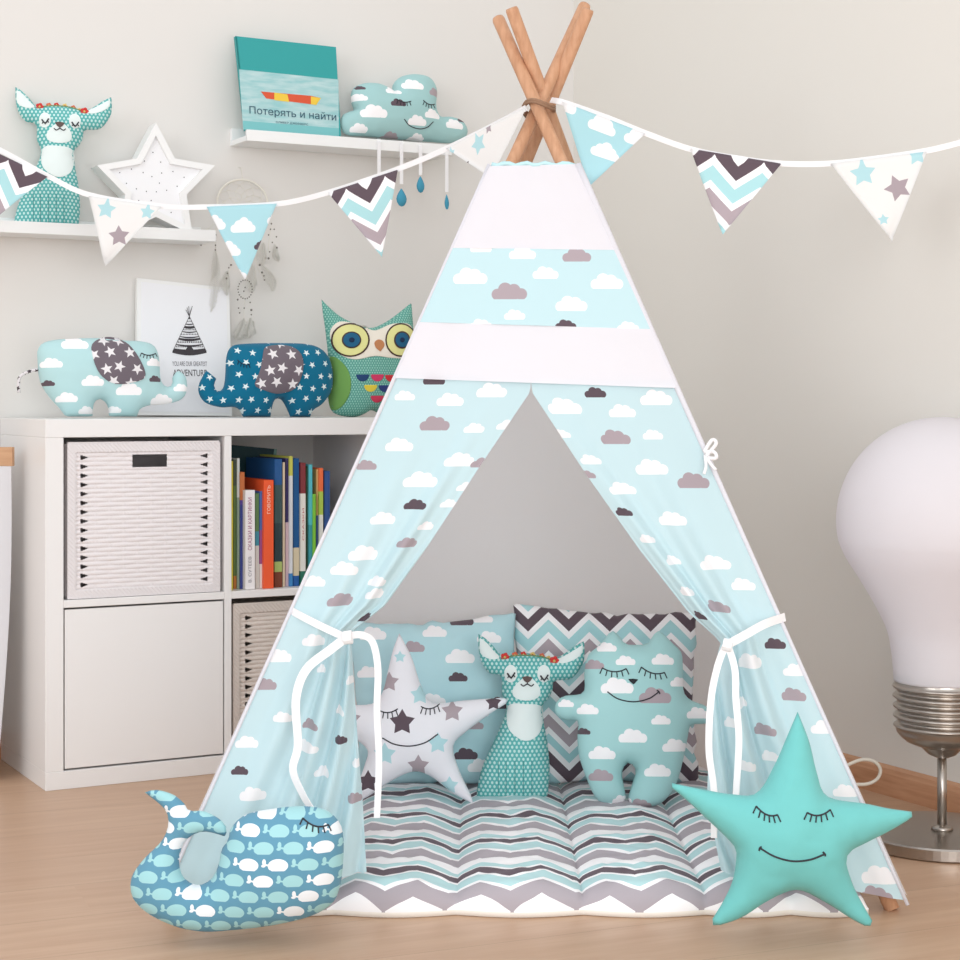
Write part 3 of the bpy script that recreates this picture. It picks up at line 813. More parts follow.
# deer (one built, one copied to the wall shelf)
pl = Plane(512, 799, floorY(799, .045)+.02, 0.0, .12)
de = [(333,140,'c'),(352,152),(372,172),(392,194),(425,192),(460,190),(500,196),(525,205),(555,192),(582,172),(608,158,'c'),(608,205),(592,238),(570,258),(530,262),(526,285),(512,312),(500,325),(503,370),(512,420),(518,480),(516,530),(508,566),(470,571),(420,571),(372,570),(332,566),(332,530),(345,480),(368,430),(388,385),(404,345),(405,322),(394,295),(392,250),(362,242),(342,215),(334,180)]
toP = lambda q: pl.uv(*f5(*q))
poly = [pl.uv(*p) for p in spline([(f5(x[0],x[1]) + tuple(x[2:])) for x in de], 4, True)]
P = Puff(poly, .62, h=.0075, wr=.02)
deer = empty('deer_plush', 'teal deer plush with flower crown sitting on the mat between star and bear', 'soft toy', group=None); pl.place(deer)
teal_dot = m_dots('teal_dotted_cotton', (92,176,174), (196,226,222), r=.0023)
P.build('body', teal_dot, deer)
toP = lambda q: pl.hit(P, *f5(*q))
wf = m_cloth('white_felt', (228,238,236), .2)
sm = lambda pts, n=4: [toP(q) for q in spline(pts, n, True)]
P.patch('ear_lining', wf, deer, sm([(337,150,'c'),(355,163),(372,183),(388,200),(372,206),(350,200),(337,185)]))
P.patch('ear_lining', wf, deer, sm([(604,168,'c'),(585,180),(558,196),(534,208),(550,216),(580,208),(602,190)]))
for cx_ in (417, 503): P.patch('eye_patch', wf, deer, [toP(q) for q in circle(cx_, 243, 17, 23)], h=.003)
P.patch('muzzle', wf, deer, sm([(440,262),(460,250),(480,262),(494,285),(488,305),(458,313),(428,305),(422,285)]), h=.003)
P.patch('bib', wf, deer, sm([(412,325),(455,322),(497,328),(500,365),(490,400),(458,418),(425,402),(408,375)]), h=.005)
for a, b in (((408,242),(428,240)), ((494,248),(514,246))): face_part(deer, 'closed_eye', lambda mb: eye_closed_d(P, mb, pl, a, b) if False else (curve_on(P, mb, pl, [a, ((a[0]+b[0])/2, a[1]+11), b], f5, .0016), [P.line(mb, [toP((x_, y_)), toP((x_+dx_, y_+5))], .001) for x_, y_, dx_ in ((a[0]+4,a[1]+7,-3), (a[0]+10,a[1]+10,0), (b[0]-3,b[1]+7,3))]))
# lift the facial threads above the patches
P.patch('nose', plain('brown_felt', (96,80,76), .8), deer, [toP(q) for q in ((446,252),(460,249),(474,253),(468,262),(460,267),(452,262))], .0045, h=.002)
face_part(deer, 'mouth', lambda mb: (curve_on(P, mb, pl, [(443,270),(450,275),(460,270),(470,275),(477,270)], f5, .0011), curve_on(P, mb, pl, [(460,264),(460,270)], f5, .001)))
for ch in deer.children:
    if ch.name.split('.')[0] in ('closed_eye', 'mouth'): ch.location.y = -.003
crown = bpy.data.objects.new('flower_crown', None); 
def flower(mb, c, r, mi):
    x, z = c; y = -(P.height(x, z) + .002)
    for k in range(5):
        a = k*2*PI/5; v, f = lathe([(0,-.3),(.7,-.25),(1,0),(.7,.25),(0,.3)], 8)
        mb.add([(x+math.cos(a)*r*.55 + q[0]*r*.5, y-.001+q[2]*r*.6, z+math.sin(a)*r*.55+q[1]*r*.5) for q in v], f, mi)
    v, f = lathe([(0,-.3),(1,0),(0,.5)], 8); mb.add([(x+q[0]*r*.3, y-.003+q[2]*r*.4, z+q[1]*r*.3) for q in v], f, 1 if mi != 1 else 0)
mb = MB(); P.line(mb, [toP(q) for q in spline([(395,204),(425,197),(460,196),(500,200),(528,212)], 5)], .0018, 3)
for q, r, mi in (((402,200),.0085,0),((530,210),.0095,0),((428,195),.0065,2),((450,193),.006,0),((474,194),.0055,1),((498,197),.0055,2),((515,203),.005,1)): flower(mb, toP(q), r, mi)
mb.build('flower_crown', [plain('red_felt', (206,58,54), .8), plain('yellow_felt', (226,196,120), .8), plain('orange_felt', (214,110,80), .8), plain('green_thread', (110,140,100), .8)], deer, smooth=True)
toes = MB()
for x_ in (385, 405, 428, 450, 472):
    P.line(toes, [toP((x_, y_)) for y_ in range(470, 562, 12)], .0007, 0, .0002)
toes.build('leg_stitching', plain('teal_thread', (60,140,140), .8), deer, smooth=True)

# pillows behind
def pillow(name, label, cat, pl, quad, mat, k=.42, frill=.022, seed=0):
    Q = [np.array(pl.uv(*q)) for q in quad]; pts = []
    for i in range(4):
        a, b = Q[i], Q[(i+1)%4]
        for j in range(16):
            t = j/16; p = a*(1-t)+b*t; d = b-a; nrm = np.array([d[1], -d[0]])/np.linalg.norm(d)
            bow = -.10*math.sin(PI*t)*.12; w = frill*.45*noise.noise(Vector((i*7+t*13, seed, 1)))
            pts.append(tuple(p + nrm*(bow + w) * (1 if area2([tuple(q) for q in Q]) > 0 else -1)))
    P = Puff(pts, k, h=.011, wr=.10, tmax=.075)
    o = P.build(name, mat, None); pl.place(o); tag(o, label, cat)
    return o
pl = Plane(452, 790, 3.60, .02, .17)
pillow('square_pillow', 'aqua cloud-print pillow leaning at the back left of the tent', 'pillow', pl, [(356,790),(524,788),(516,612),(346,622)], m_print('aqua_cloud_pillow', lin((186,222,228)), items_on(pl, f5, [(165,175,58,'g'),(285,200,74,'w'),(280,253,48,'d'),(220,135,62,'w'),(360,150,62,'w'),(345,100,50,'w'),(425,232,55,'g'),(388,320,62,'d'),(215,312,66,'w'),(60,140,70,'w'),(50,240,60,'w'),(330,340,60,'w'),(320,375,50,'g'),(300,450,60,'d'),(340,480,70,'w'),(290,105,60,'d'),(100,100,60,'w')])), k=.40)
pl = Plane(610, 790, 3.61, -.03, .17)
pillow('square_pillow', 'grey, aqua and white chevron pillow leaning at the back right of the tent', 'pillow', pl, [(508,788),(700,786),(698,612),(513,603)], m_chevron('chevron_pillow_cotton', P=.082, Hh=.15, amp=.04, phase=.072), k=.36, seed=4)

# ------------------------------------------------------------------ white shelf unit (2 x 2)
CO = Vector((-.899, 3.733, 0)); CW, CD, CH, OB, IB = .80, .385, .77, .038, .016
def cab(o): o.location = CO; o.rotation_euler = (0, 0, YAW); return o
def cw(x, y, z): return CO + UA*x - NA*y + Vector((0, 0, z))        # cabinet coordinates to world
def cxpx(px, y=0.0):                                                # cabinet x seen in column px at depth y inside
    r = (px-CX)/F; P_ = CO - NA*y; return (r*P_.y - P_.x)/(AX - AY*r)
def czpy(px, py, y=0.0):
    p = cw(cxpx(px, y), y, 0); return H - (py-HY)/F*p.y
shelf = cab(empty('shelf_unit', 'white four-compartment shelf unit against the left wall', 'shelf unit'))
mb = MB(); B_ = .0012
mb.box(0, CW, 0, CD, CH-OB, CH, 0, B_); mb.box(0, CW, 0, CD, 0, OB, 0, B_)
mb.box(0, OB, .0005, CD, OB, CH-OB, 0, B_); mb.box(CW-OB, CW, .0005, CD, OB, CH-OB, 0, B_)
mx = CW/2; mz = CH/2
mb.box(mx-IB/2, mx+IB/2, .001, CD-.001, OB, CH-OB, 0, B_); mb.box(OB, mx-IB/2, .001, CD-.001, mz-IB/2, mz+IB/2, 0, B_); mb.box(mx+IB/2, CW-OB, .001, CD-.001, mz-IB/2, mz+IB/2, 0, B_)
mb.build('body', M['furniture'], shelf)
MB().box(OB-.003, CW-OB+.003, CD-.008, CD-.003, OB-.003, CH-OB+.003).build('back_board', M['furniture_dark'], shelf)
MB().box(OB+.003, mx-IB/2-.003, .002, .018, OB+.004, mz-IB/2-.004, 0, .001).build('door', M['furniture'], shelf)

def basket(name, label, x0, x1, z0, z1, mat, xs=0.0, y0=.012, depth=.33, hole=True, rows=34):
    o = cab(empty(name, label, 'basket', group=None))
    W = x1-x0; Hh = z1-z0; xo = x0
    NXc = 132; NZr = rows*6; v = []; f = []; rim = .018; colw = .0285
    cols = int(W/colw)
    def skip(u, w, row_, r_in):
        if hole and abs(u - .53) < .115 and .842 < w < .925: return True
        if .07 < w < .93:
            for e, sg in ((.085, 1), (.915, -1)):
                q = (u-e)*sg
                if 0 <= q < .052:
                    ph = (w*rows/2) % 1.0
                    if abs(ph - .5) < .30*(1 - q/.052) : return True
        return False
    for j in range(NZr+1):
        w = j/NZr
        for i in range(NXc+1):
            u = i/NXc; x = xo + W*u; z = z0 + Hh*w
            r = int(min(rows-1, w*rows)); fr = w*rows - r
            b = abs(math.sin(PI*fr))**.6
            wv = (abs(math.sin(PI*u*cols/2 + PI/2*(r % 2))))**.45
            inner = 1 if (rim/W*1.0 < u < 1-rim/W and rim/Hh < w < 1-rim/Hh) else 0
            yy = y0 - (.0012 + .0026*b*(.25+.75*wv))*inner - (1-inner)*(.0055 + .0012*math.sin((u*W + w*Hh)*700))
            tilt = (1-w)*.0
            v.append((x, yy+tilt, z))
    for j in range(NZr):
        for i in range(NXc):
            u = (i+.5)/NXc; w = (j+.5)/NZr
            if skip(u, w, 0, 0): continue
            a = j*(NXc+1)+i; f.append((a, a+1, a+NXc+2, a+NXc+1))
    front = mesh('front_weave', v, f, mat, o)
    mb = MB(); t = .006
    mb.box(xo, xo+t, y0+.001, y0+depth, z0, z1); mb.box(x1-t, x1, y0+.001, y0+depth, z0, z1)
    mb.box(xo, x1, y0+depth-t, y0+depth, z0, z1); mb.box(xo, x1, y0+.001, y0+depth, z0, z0+t)
    mb.box(xo+.001, x1-.001, y0-.004, y0+.008, z1-.004, z1+.004, 0, .002); mb.box(xo, xo+.006, y0-.005, y0+.006, z0, z1, 0, .002); mb.box(x1-.006, x1, y0-.005, y0+.006, z0, z1, 0, .002)
    mb.build('side_weave', mat, o)
    return o
dark_in = plain('basket_inside', (120,98,84), .9)
b1x0, b1x1 = OB+.010, mx-IB/2-.008
basket('wicker_basket', 'white wicker basket in the upper left shelf compartment', b1x0, b1x1, mz+IB/2+.001, CH-OB-.014, M['wicker'])
basket('wicker_basket', 'cream wicker basket in the lower right compartment beside the tent', mx+IB/2+.006, CW-OB-.006, OB+.001, mz-IB/2-.016, M['wicker_cream'], hole=True, rows=34)

# text helper: real letter shapes as a mesh
def text(body, name, mat, parent, x, z, w, h, y=-.0008, rot=0.0, bold=0.0):
    cu = bpy.data.curves.new('lettering', 'FONT'); cu.body = body; cu.size = 10.0; cu.extrude = 0.0; cu.resolution_u = 4; cu.offset = bold*10; cu.fill_mode = 'NONE'
    ob = bpy.data.objects.new('lettering_tmp', cu); COL.objects.link(ob)
    dg = bpy.context.evaluated_depsgraph_get(); dg.update(); me = bpy.data.meshes.new_from_object(ob.evaluated_get(dg))
    V = np.array([tuple(q.co) for q in me.vertices]); nx = {}
    for e in me.edges:
        for a_, b_ in (tuple(e.vertices), tuple(e.vertices)[::-1]): nx.setdefault(a_, []).append(b_)
    loops = []; seen = set()
    for k_ in nx:
        if k_ in seen: continue
        lp = [k_]; seen.add(k_); c_ = nx[k_][0]
        while c_ != k_ and c_ not in seen:
            lp.append(c_); seen.add(c_); c_ = [q for q in nx[c_] if q != lp[-2]][0] if len(set(nx[c_])) > 1 else k_
        loops.append(lp)
    es = [(lp[i], lp[(i+1) % len(lp)]) for lp in loops for i in range(len(lp))]
    rr_ = delaunay_2d_cdt([Vector(q[:2]) for q in V], es, [], 0, 1e-6)
    P2 = np.array([tuple(q) for q in rr_[0]]); T2 = [tuple(t) for t in rr_[2]]; cen = np.array([P2[list(t)].mean(0) for t in T2])
    par = np.zeros(len(T2), bool)
    for lp in loops: par ^= inside_mask(cen, [tuple(V[i][:2]) for i in lp])
    Fs = [t for t, k_ in zip(T2, par) if k_]; V = np.concatenate([P2, np.zeros((len(P2), 1))], 1)
    bpy.data.objects.remove(ob); bpy.data.curves.remove(cu); bpy.data.meshes.remove(me)
    lo = V.min(0); hi = V.max(0); V = (V - lo)/(np.maximum(hi-lo, 1e-6))
    out = []
    for q in V:
        a = (q[0]-.5)*w; b = (q[1]-.5)*h
        out.append((x + a*math.cos(rot) - b*math.sin(rot), y, z + a*math.sin(rot) + b*math.cos(rot)))
    return mesh(name, out, Fs, mat, parent, smooth=False)

# ------------------------------------------------------------------ books in the upper right compartment
fb = crop(210, 430, 5.65)
bz0 = mz + IB/2
def cmat(name, c, rough=.45): return plain(name, c, rough, spec=.4)
page_m = plain('paper_pages', (232,226,212), .9)
# (x0, x1, top) in the crop, spine colour bands from bottom up [(height share, colour)], set-back, label, title
BK = [
 (108,131,176, [(1,(212,196,62))], .030, 'thin yellow book at the left end of the row, against the divider', None, None),
 (133,152,168, [(.1,(196,120,60)),(.8,(96,120,70)),(1,(70,80,70))], .045, 'thin dark green book second from the left', None, None),
 (153,168,160, [(.7,(150,170,150)),(1,(214,220,218))], .040, 'very thin pale grey book between the dark green and navy ones', None, None),
 (169,196,238, [(.72,(58,70,140)),(.76,(90,70,150)),(1,(196,112,62))], .036, 'navy spine with an orange top, left of the white book', None, None),
 (199,254,340, [(1,(236,232,232))], .020, 'short white book with purple and red lettering', 'СКАЗКИ И КАРТИНКИ', (150,50,110)),
 (256,278,358, [(.45,(214,214,206)),(.6,(70,150,170)),(1,(96,134,84))], .030, 'short green and white book right of the white one', None, None),
 (280,300,345, [(.25,(226,220,214)),(.6,(150,84,140)),(1,(72,110,176))], .028, 'blue and purple spine left of the orange book', None, None),
 (303,360,283, [(1,(236,92,48))], .018, 'bright orange book with white lettering', 'ГОВОРИТЬ', (250,220,200)),
 (364,408,165, [(.12,(120,60,40)),(.2,(170,190,110)),(.5,(40,60,66)),(.8,(60,84,84)),(1,(32,84,140))], .030, 'thick dark patterned book right of the orange one', None, None),
 (410,424,182, [(1,(226,206,178))], .036, 'thin cream book beside the dark patterned one', None, None),
 (426,446,160, [(.5,(208,180,186)),(1,(52,44,92))], .040, 'pink and dark violet spine in the middle', None, None),
 (448,468,148, [(.1,(60,130,190)),(.85,(214,216,220)),(1,(196,196,90))], .034, 'white spine with a pale yellow top, tallest in the row', None, None),
 (470,504,160, [(.08,(30,90,160)),(.3,(214,200,170)),(1,(20,84,140))], .038, 'wide deep blue book in the middle', None, None),
 (512,541,185, [(.12,(40,110,90)),(.75,(226,224,216)),(1,(128,52,56))], .032, 'white and dark red spine with small red lettering', 'СКАЗКИ', (190,60,60)),
 (543,555,205, [(1,(60,86,58))], .040, 'very thin moss green book', None, None),
 (557,579,195, [(.5,(60,150,160)),(1,(84,184,196))], .034, 'turquoise book near the right end', None, None),
 (581,598,362, [(1,(122,190,62))], .030, 'short lime green book', None, None),
 (600,614,222, [(.6,(70,92,150)),(1,(206,170,110))], .040, 'blue and tan spine right of the lime book', None, None),
 (616,640,215, [(.6,(220,222,214)),(.8,(170,196,80)),(1,(232,110,64))], .034, 'white, green and orange spine second from the right end', None, None),
 (646,678,232, [(1,(44,80,140))], .036, 'blue book at the right end of the row', None, None)]
for i, (x0, x1, top, bands, sb, lab, title, tcol) in enumerate(BK):
    pa, pb = fb(x0, 0)[0], fb(x1, 0)[0]
    a = cxpx(pa, sb)+.0004; b = cxpx(pb, sb)-.0004
    zt = czpy((pa+pb)/2, fb(0, top)[1], sb); z0_ = bz0+.0005
    o = cab(empty('book', lab, 'book', group='picture books in the upper right compartment'))
    cm = [cmat('book_cover', c) for _, c in bands]; mb = MB(); hh = zt-z0_; D_ = .17 + .02*((i*37) % 5)/5
    prev = 0.0
    for k, (e, c) in enumerate(bands):
        za, zb = z0_ + hh*prev, z0_ + hh*e; prev = e
        mb.box(a, b, sb, sb+.0018, za, zb, k); mb.box(a, a+.0012, sb+.0018, sb+D_, za, zb, k); mb.box(b-.0012, b, sb+.0018, sb+D_, za, zb, k)
    mb.build('cover', cm, o)
    MB().box(a+.0013, b-.0013, sb+.002, sb+D_-.003, z0_+.002, zt-.003).build('pages', page_m, o)
    if title:
        if 'КАРТ' in title:
            text(title, 'lettering', plain('purple_ink', tcol, .6), o, (a+b)/2-.0005, z0_+hh*.66, hh*.53, (b-a)*.42, sb-.0006, PI/2)
            text('В. СУТЕЕВ', 'lettering', plain('grey_ink', (110,110,120), .6), o, (a+b)/2-.0005, z0_+hh*.2, hh*.26, (b-a)*.32, sb-.0006, PI/2)
        else:
            text(title, 'lettering', plain('spine_ink', tcol, .6), o, (a+b)/2, z0_+hh*(.82 if title[0] == 'Г' else .5), hh*.26, (b-a)*.34, sb-.0006, PI/2)
# the big dark book lying slanted behind and above the short ones
o = cab(empty('book', 'large dark teal book standing tilted behind the short books', 'book', group='picture books in the upper right compartment'))
xb = cxpx(271, .225)
mb = MB(); mb.box(-.095, .085, 0, .002, -.15, .15, 0); mb.box(-.095, .085, .010, .012, -.15, .15, 0); mb.box(.078, .085, -.0008, .012, -.15, .15, 1)
q = mb.build('cover', [cmat('dark_teal_cover', (22,60,66)), cmat('pale_green_spine', (120,160,150))], o)
q.location = (xb-.08, .237, bz0+.161); q.rotation_euler = (0, .10, 0)
pgs = MB().box(-.091, .077, .0025, .0095, -.147, .147).build('pages', page_m, o); pgs.location = q.location; pgs.rotation_euler = q.rotation_euler

# ------------------------------------------------------------------ things on the shelf unit
def plush(name, label, cat, pl, ctrl, f, mat, k=.6, h=None, corner_n=4, wr=.025, tmax=None):
    poly = [pl.uv(*p) for p in spline([(f(x[0],x[1]) + tuple(x[2:])) for x in ctrl], corner_n, True)]
    P = Puff(poly, k, h=h, wr=wr, tmax=tmax)
    o = empty(name, label, cat); pl.place(o); P.build('body', mat, o); return P, o
fe = crop(0, 260, 4)
def onCab(px, y, py=None):   # plane on the shelf top, y metres behind its front, seen at column px
    p = cw(cxpx(px, y), y, CH); return Plane(px, HY + (H-CH)*F/p.y, p.y, YAW*.75, .03)
pl = onCab(100, .15)
el = [(150,400),(150,362),(172,332),(230,318),(330,313),(420,313),(500,322),(570,326),(618,345),(638,400),(640,468),(655,500),(678,508),(690,492),(690,468),(712,440,'c'),(742,466),(748,520),(722,560),(650,578),(592,582),(556,600),(552,626,'c'),(436,626,'c'),(430,582),(402,556),(376,572),(370,626,'c'),(262,626,'c'),(235,590),(190,540),(158,480)]
P, o = plush('elephant_plush', 'pale aqua cloud-print elephant with a grey starred ear on the shelf unit', 'soft toy', pl, el, fe, m_print('pale_cloud_elephant', lin((180,215,217)), items_on(pl, fe, [(290,335,105,'w'),(197,415,82,'w'),(355,487,88,'w'),(258,552,82,'w'),(186,495,48,'d'),(500,520,102,'w'),(608,478,52,'d'),(640,560,90,'w'),(605,412,65,'w'),(720,512,62,'w'),(340,602,65,'w'),(450,600,55,'w')])), h=.009)
starear = m_stars('grey_star_cotton', lin((112,102,110)), [(0, lin((232,228,230)))], .036, .031, .0135, k=.42)
P.patch('ear', starear, o, [pl.hit(P, *fe(*q)) for q in spline([(365,350),(390,318),(440,308),(500,328),(540,368),(572,425),(580,468),(545,487),(470,497),(420,476),(385,430)], 4, True)], .004, puff=.004)
face_part(o, 'closed_eye', lambda mb: eye_closed(P, mb, pl, (566,372), (622,374), 8, 6, 14, fe, .0011))
mb = MB(); mb.tube([(pl.uv(*fe(x, y))[0], 0, pl.uv(*fe(x, y))[1]) for x, y in spline([(152,438),(120,445),(85,462),(74,490),(76,530)], 5)], .0035, 8)
mb.build('tail', m_stars('tail_print', lin((220,216,218)), [(0, lin((70,60,66)))], .016, .012, .006), o, smooth=True)

fo = crop(190, 270, 4)
pl = onCab(262, .15)
e2 = [(160,312),(200,296),(350,292),(480,298),(542,332),(568,400),(565,480),(530,535),(492,560),(482,588,'c'),(400,588,'c'),(386,550),(366,517),(336,520),(326,555),(322,588,'c'),(210,588,'c'),(200,562),(175,548),(120,549),(60,530),(34,490),(38,450),(65,400,'c'),(106,436,'c'),(96,462),(112,486),(134,470),(142,420),(145,350)]
P, o = plush('elephant_plush', 'dark blue elephant with white stars facing left on the shelf unit', 'soft toy', pl, e2, fo, m_stars('blue_star_cotton', lin((16,106,138)), [(0, lin((220,234,234)))], .031, .027, .0082, k=.42), h=.008)
P.patch('ear', starear, o, [pl.hit(P, *fo(*q)) for q in spline([(300,310),(350,300),(402,306),(440,332),(452,380),(440,440),(410,480),(350,495),(300,482),(262,466),(260,450),(280,402),(290,350)], 4, True)], .004, puff=.004)
face_part(o, 'closed_eye', lambda mb: eye_closed(P, mb, pl, (190,360), (240,376), 9, 5, 14, fo, .0011), plain('navy_thread', (16,40,66), .8))

pl = onCab(366, .14)
ow = [(526,118,'c'),(560,152),(600,185),(660,215),(722,232),(780,210),(830,175),(886,130,'c'),(890,200),(893,300),(893,400),(880,490),(850,560),(800,586),(752,572),(725,560),(700,574),(660,588),(600,582),(562,556),(552,470),(556,370),(545,260),(532,180)]
P, o = plush('owl_plush', 'green dotted owl plush with big round eyes beside the tent', 'soft toy', pl, ow, fo, m_dots('green_dotted_cotton', (92,158,146), (150,200,186), .006, .0055, .0016), h=.008, k=.55)
op = lambda pts, n=4: [pl.hit(P, *fo(*q)) for q in spline(pts, n, True)]
P.patch('eye_mask', m_cloth('cream_mask', (232,224,210), .2), o, op([(562,240),(600,206),(680,220),(738,242),(810,215),(882,222),(890,300),(884,348),(810,352),(740,344),(660,358),(595,335),(566,290)]), .0016, h=.006)
brn, yel, blu, blk = plain('brown_print', (72,52,48), .9), plain('pale_yellow_print', (222,220,150), .9), plain('blue_print', (30,92,128), .9), plain('navy_print', (20,44,76), .9)
for cx_, rx in ((640, 78), (842, 62)):
    for nm, mt, r, of in (('eye_ring', brn, 1.0, .0026), ('iris', yel, .91, .0036), ('pupil_ring', brn, .50 if rx > 70 else .52, .0046), ('pupil', blu, .43, .0056), ('pupil_centre', blk, .15, .0066)):
        P.patch(nm, mt, o, [pl.hit(P, *fo(*q)) for q in circle(cx_ + (4 if r < .6 else 0), 280, rx*r, 68*r)], of, h=.004)
P.patch('beak', plain('tan_felt', (186,126,84), .9), o, op([(737,290),(752,278),(770,284),(776,302),(760,326,'c'),(742,310)]), .003, h=.003)
P.patch('wing', m_cloth('green_wing', (112,158,84), .2), o, op([(562,345),(600,362),(632,402),(643,450),(636,500),(605,548),(570,562),(556,530),(553,450),(557,390)]), .002, h=.006)
for cx_, cy_, c in ((690,418,(36,66,110)),(749,418,(206,58,100)),(806,420,(200,50,58)),(722,460,(222,200,70)),(780,461,(44,60,120)),(835,462,(200,60,90)),(748,503,(206,60,90)),(800,505,(222,196,110))):
    P.patch('feather_mark', plain('feather_print', c, .9), o, [pl.hit(P, *fo(*q)) for q in circle(cx_, cy_, 26, 28, 14, 0, PI*14/13)], .0014, h=.004)

# picture leaning on the wall behind the elephants
pt = Plane(137, 416, onA(137, .055).y, YAW, .12)
def quadbox(pl, q, th, y0=0.0):
    P_ = [pl.uv(*p) for p in q]; v = [(x, y0, z) for x, z in P_] + [(x, y0+th, z) for x, z in P_]
    return v, [(0,1,2,3),(7,6,5,4),(1,0,4,5),(2,1,5,6),(3,2,6,7),(0,3,7,4)]
pic = empty('framed_print', 'white framed print of a small teepee behind the two elephants', 'picture'); pt.place(pic)
mb = MB(); v, f = quadbox(pt, [(137,415),(232,416),(229,288),(137,278)], .014, -.001); mb.add(v, f); mb.build('frame', M['paint'], pic)
v, f = quadbox(pt, [(141,411.5),(228.6,412.5),(226,291),(141,282)], .0012, -.0022); mesh('paper', v, f, plain('print_paper', (240,240,243), .7), pic, smooth=False)
ink = plain('dark_ink', (66,62,66), .8)
fp = crop(130, 280, 6.856)
pu = lambda x, y: pt.uv(*fp(x, y))
def fpoly(mb, pts, y): mb.add([(pu(*q)[0], y, pu(*q)[1]) for q in pts], [tuple(range(len(pts)))[::-1]])
mb = MB()
apex = (404, 250)
def cone(y): h = (y-250)/245; return 404 - 115*h, 404 + 117*h
def bandq(mb, ya, yb, y=-.0030):
    la, ra = cone(ya); lb, rb = cone(yb); n = 8
    top = [(la+(ra-la)*i/n, ya+10*math.sin(PI*i/n)*(ya-250)/245) for i in range(n+1)]; bot = [(lb+(rb-lb)*i/n, yb+18*math.sin(PI*i/n)*(yb-250)/245) for i in range(n+1)]
    for i in range(n): fpoly(mb, [top[i], top[i+1], bot[i+1], bot[i]], y)
for ya, yb in ((252,268),(300,306),(316,330),(352,357),(386,391),(398,410),(440,446),(470,500)): bandq(mb, ya, yb)
for ya, n, a in ((340,9,9),(372,11,10),(424,13,13),(455,15,12),(283,4,9)):
    l, r = cone(ya)
    for i in range(n):
        x = l + (r-l)*(i+.5)/n; w = (r-l)/n*.36
        fpoly(mb, [(x-w, ya+a*.6), (x, ya-a*.6), (x+w, ya+a*.6)], -.0030)
fpoly(mb, [(374,512),(378,480),(390,462),(404,458),(420,462),(434,480),(440,512)], -.0033)
for a, b in (((404,252),(380,205)),((404,252),(388,190)),((404,252),(400,180)),((404,252),(424,180)),((404,252),(416,200)),((404,250),(289,492)),((404,250),(521,492))):
    A_, B2 = pu(*a), pu(*b); mb.tube([(A_[0], -.003, A_[1]), (B2[0], -.003, B2[1])], .0006, 4)
mb.build('teepee_drawing', ink, pic)
c0, c1 = pu(287, 575), pu(525, 575); text('YOU ARE OUR GREATEST', 'lettering', plain('grey_ink', (120,116,122), .8), pic, (c0[0]+c1[0])/2, pu(405, 575)[1], abs(c1[0]-c0[0]), .011, -.0030)
c0, c1 = pu(292, 638), pu(523, 638); text('ADVENTURE', 'lettering', ink, pic, (c0[0]+c1[0])/2, pu(405, 638)[1], abs(c1[0]-c0[0]), .0155, -.0030, bold=.035)

# ------------------------------------------------------------------ wall ledges
def ledge(label, pxa, pxb, ztop, depth):
    pa, pb = onA(pxa, depth), onA(pxb, depth); L = (pb-pa).length
    o = MB(); o.box(0, L, -depth+.001, -.0005, -.012, 0, 0, .001); o.box(0, L, -.014, -.0005, -.0, .03, 0, .001); o.box(0, L, -depth-.0, -depth+.010, -.0125, .014, 0, .001)
    ob = o.build('picture_ledge', M['paint']); w = pa - NA*depth
    ob.location = (w.x, w.y, ztop); ob.rotation_euler = (0, 0, YAW); tag(ob, label, 'wall shelf', 'white picture ledges'); return ob
def zat(px, py, d): p = onA(px, d); return H - (py-HY)/F*p.y
DL = .115
zl = zat(100, 231, DL); zu = zat(345, 142.5, DL)
ledge('lower white wall ledge carrying a deer plush and a star lamp', -70, 216, zl, DL)
ledge('upper white wall ledge carrying a picture book and a cloud cushion', 247, 452, zu, DL)

# deer copy on the lower ledge
pd = onA(46, .062)
def copy_tree(o, parent=None):
    c = o.copy(); COL.objects.link(c); c.parent = parent
    for ch in o.children: copy_tree(ch, c)
    return c
deer2 = copy_tree(deer); deer2['label'] = 'teal deer plush with flower crown standing on the lower wall ledge'
Rm = Matrix.Rotation(.25, 3, 'Z') @ Matrix.Rotation(-.06, 3, 'X'); deer2.rotation_euler = Rm.to_euler()
deer2.location = (pd.x, pd.y, zl); deer2.scale = (1.03, .84, 1.03)

# star lamp box
fs = crop(0, 60, 4)
pS = onA(155, .105); pl = Plane(155, HY-(zl-H)*F/pS.y, pS.y, YAW, .03)
def starpts(cx_, cy_, R, k=.50, rot=0.0): return [(cx_ + (R if i % 2 == 0 else R*k)*math.sin(i*PI/5+rot), cy_ - (R if i % 2 == 0 else R*k)*math.cos(i*PI/5+rot)) for i in range(10)]
o = empty('star_lamp', 'white star-shaped light box with pinholes on the lower wall ledge', 'lamp'); pl.place(o)
Cc = (156, 184.5); out_ = [pl.uv(*q) for q in starpts(*Cc, 62, .52)]; inn_ = [pl.uv(*q) for q in starpts(*Cc, 49, .52)]
v = []; f = []
for (x, z) in out_: v.append((x, 0, z))
for (x, z) in out_: v.append((x, .05, z))
for (x, z) in inn_: v.append((x, 0, z))
for (x, z) in inn_: v.append((x, .012, z))
for i in range(10):
    j = (i+1) % 10
    f += [(i, j, 20+j, 20+i), (j, i, 10+i, 10+j), (20+i, 20+j, 30+j, 30+i)]
f.append(tuple(range(10, 20)))
mesh('frame', v, f, M['paint'], o, smooth=False)
lo_z = min(z for x, z in out_)
v = [(x, .010, z) for x, z in inn_]; cc = pl.uv(*Cc); v.append((cc[0], .010, cc[1])); f = [(i, (i+1) % 10, 10) for i in range(10)]
mb = MB(); mb.add(v, f)
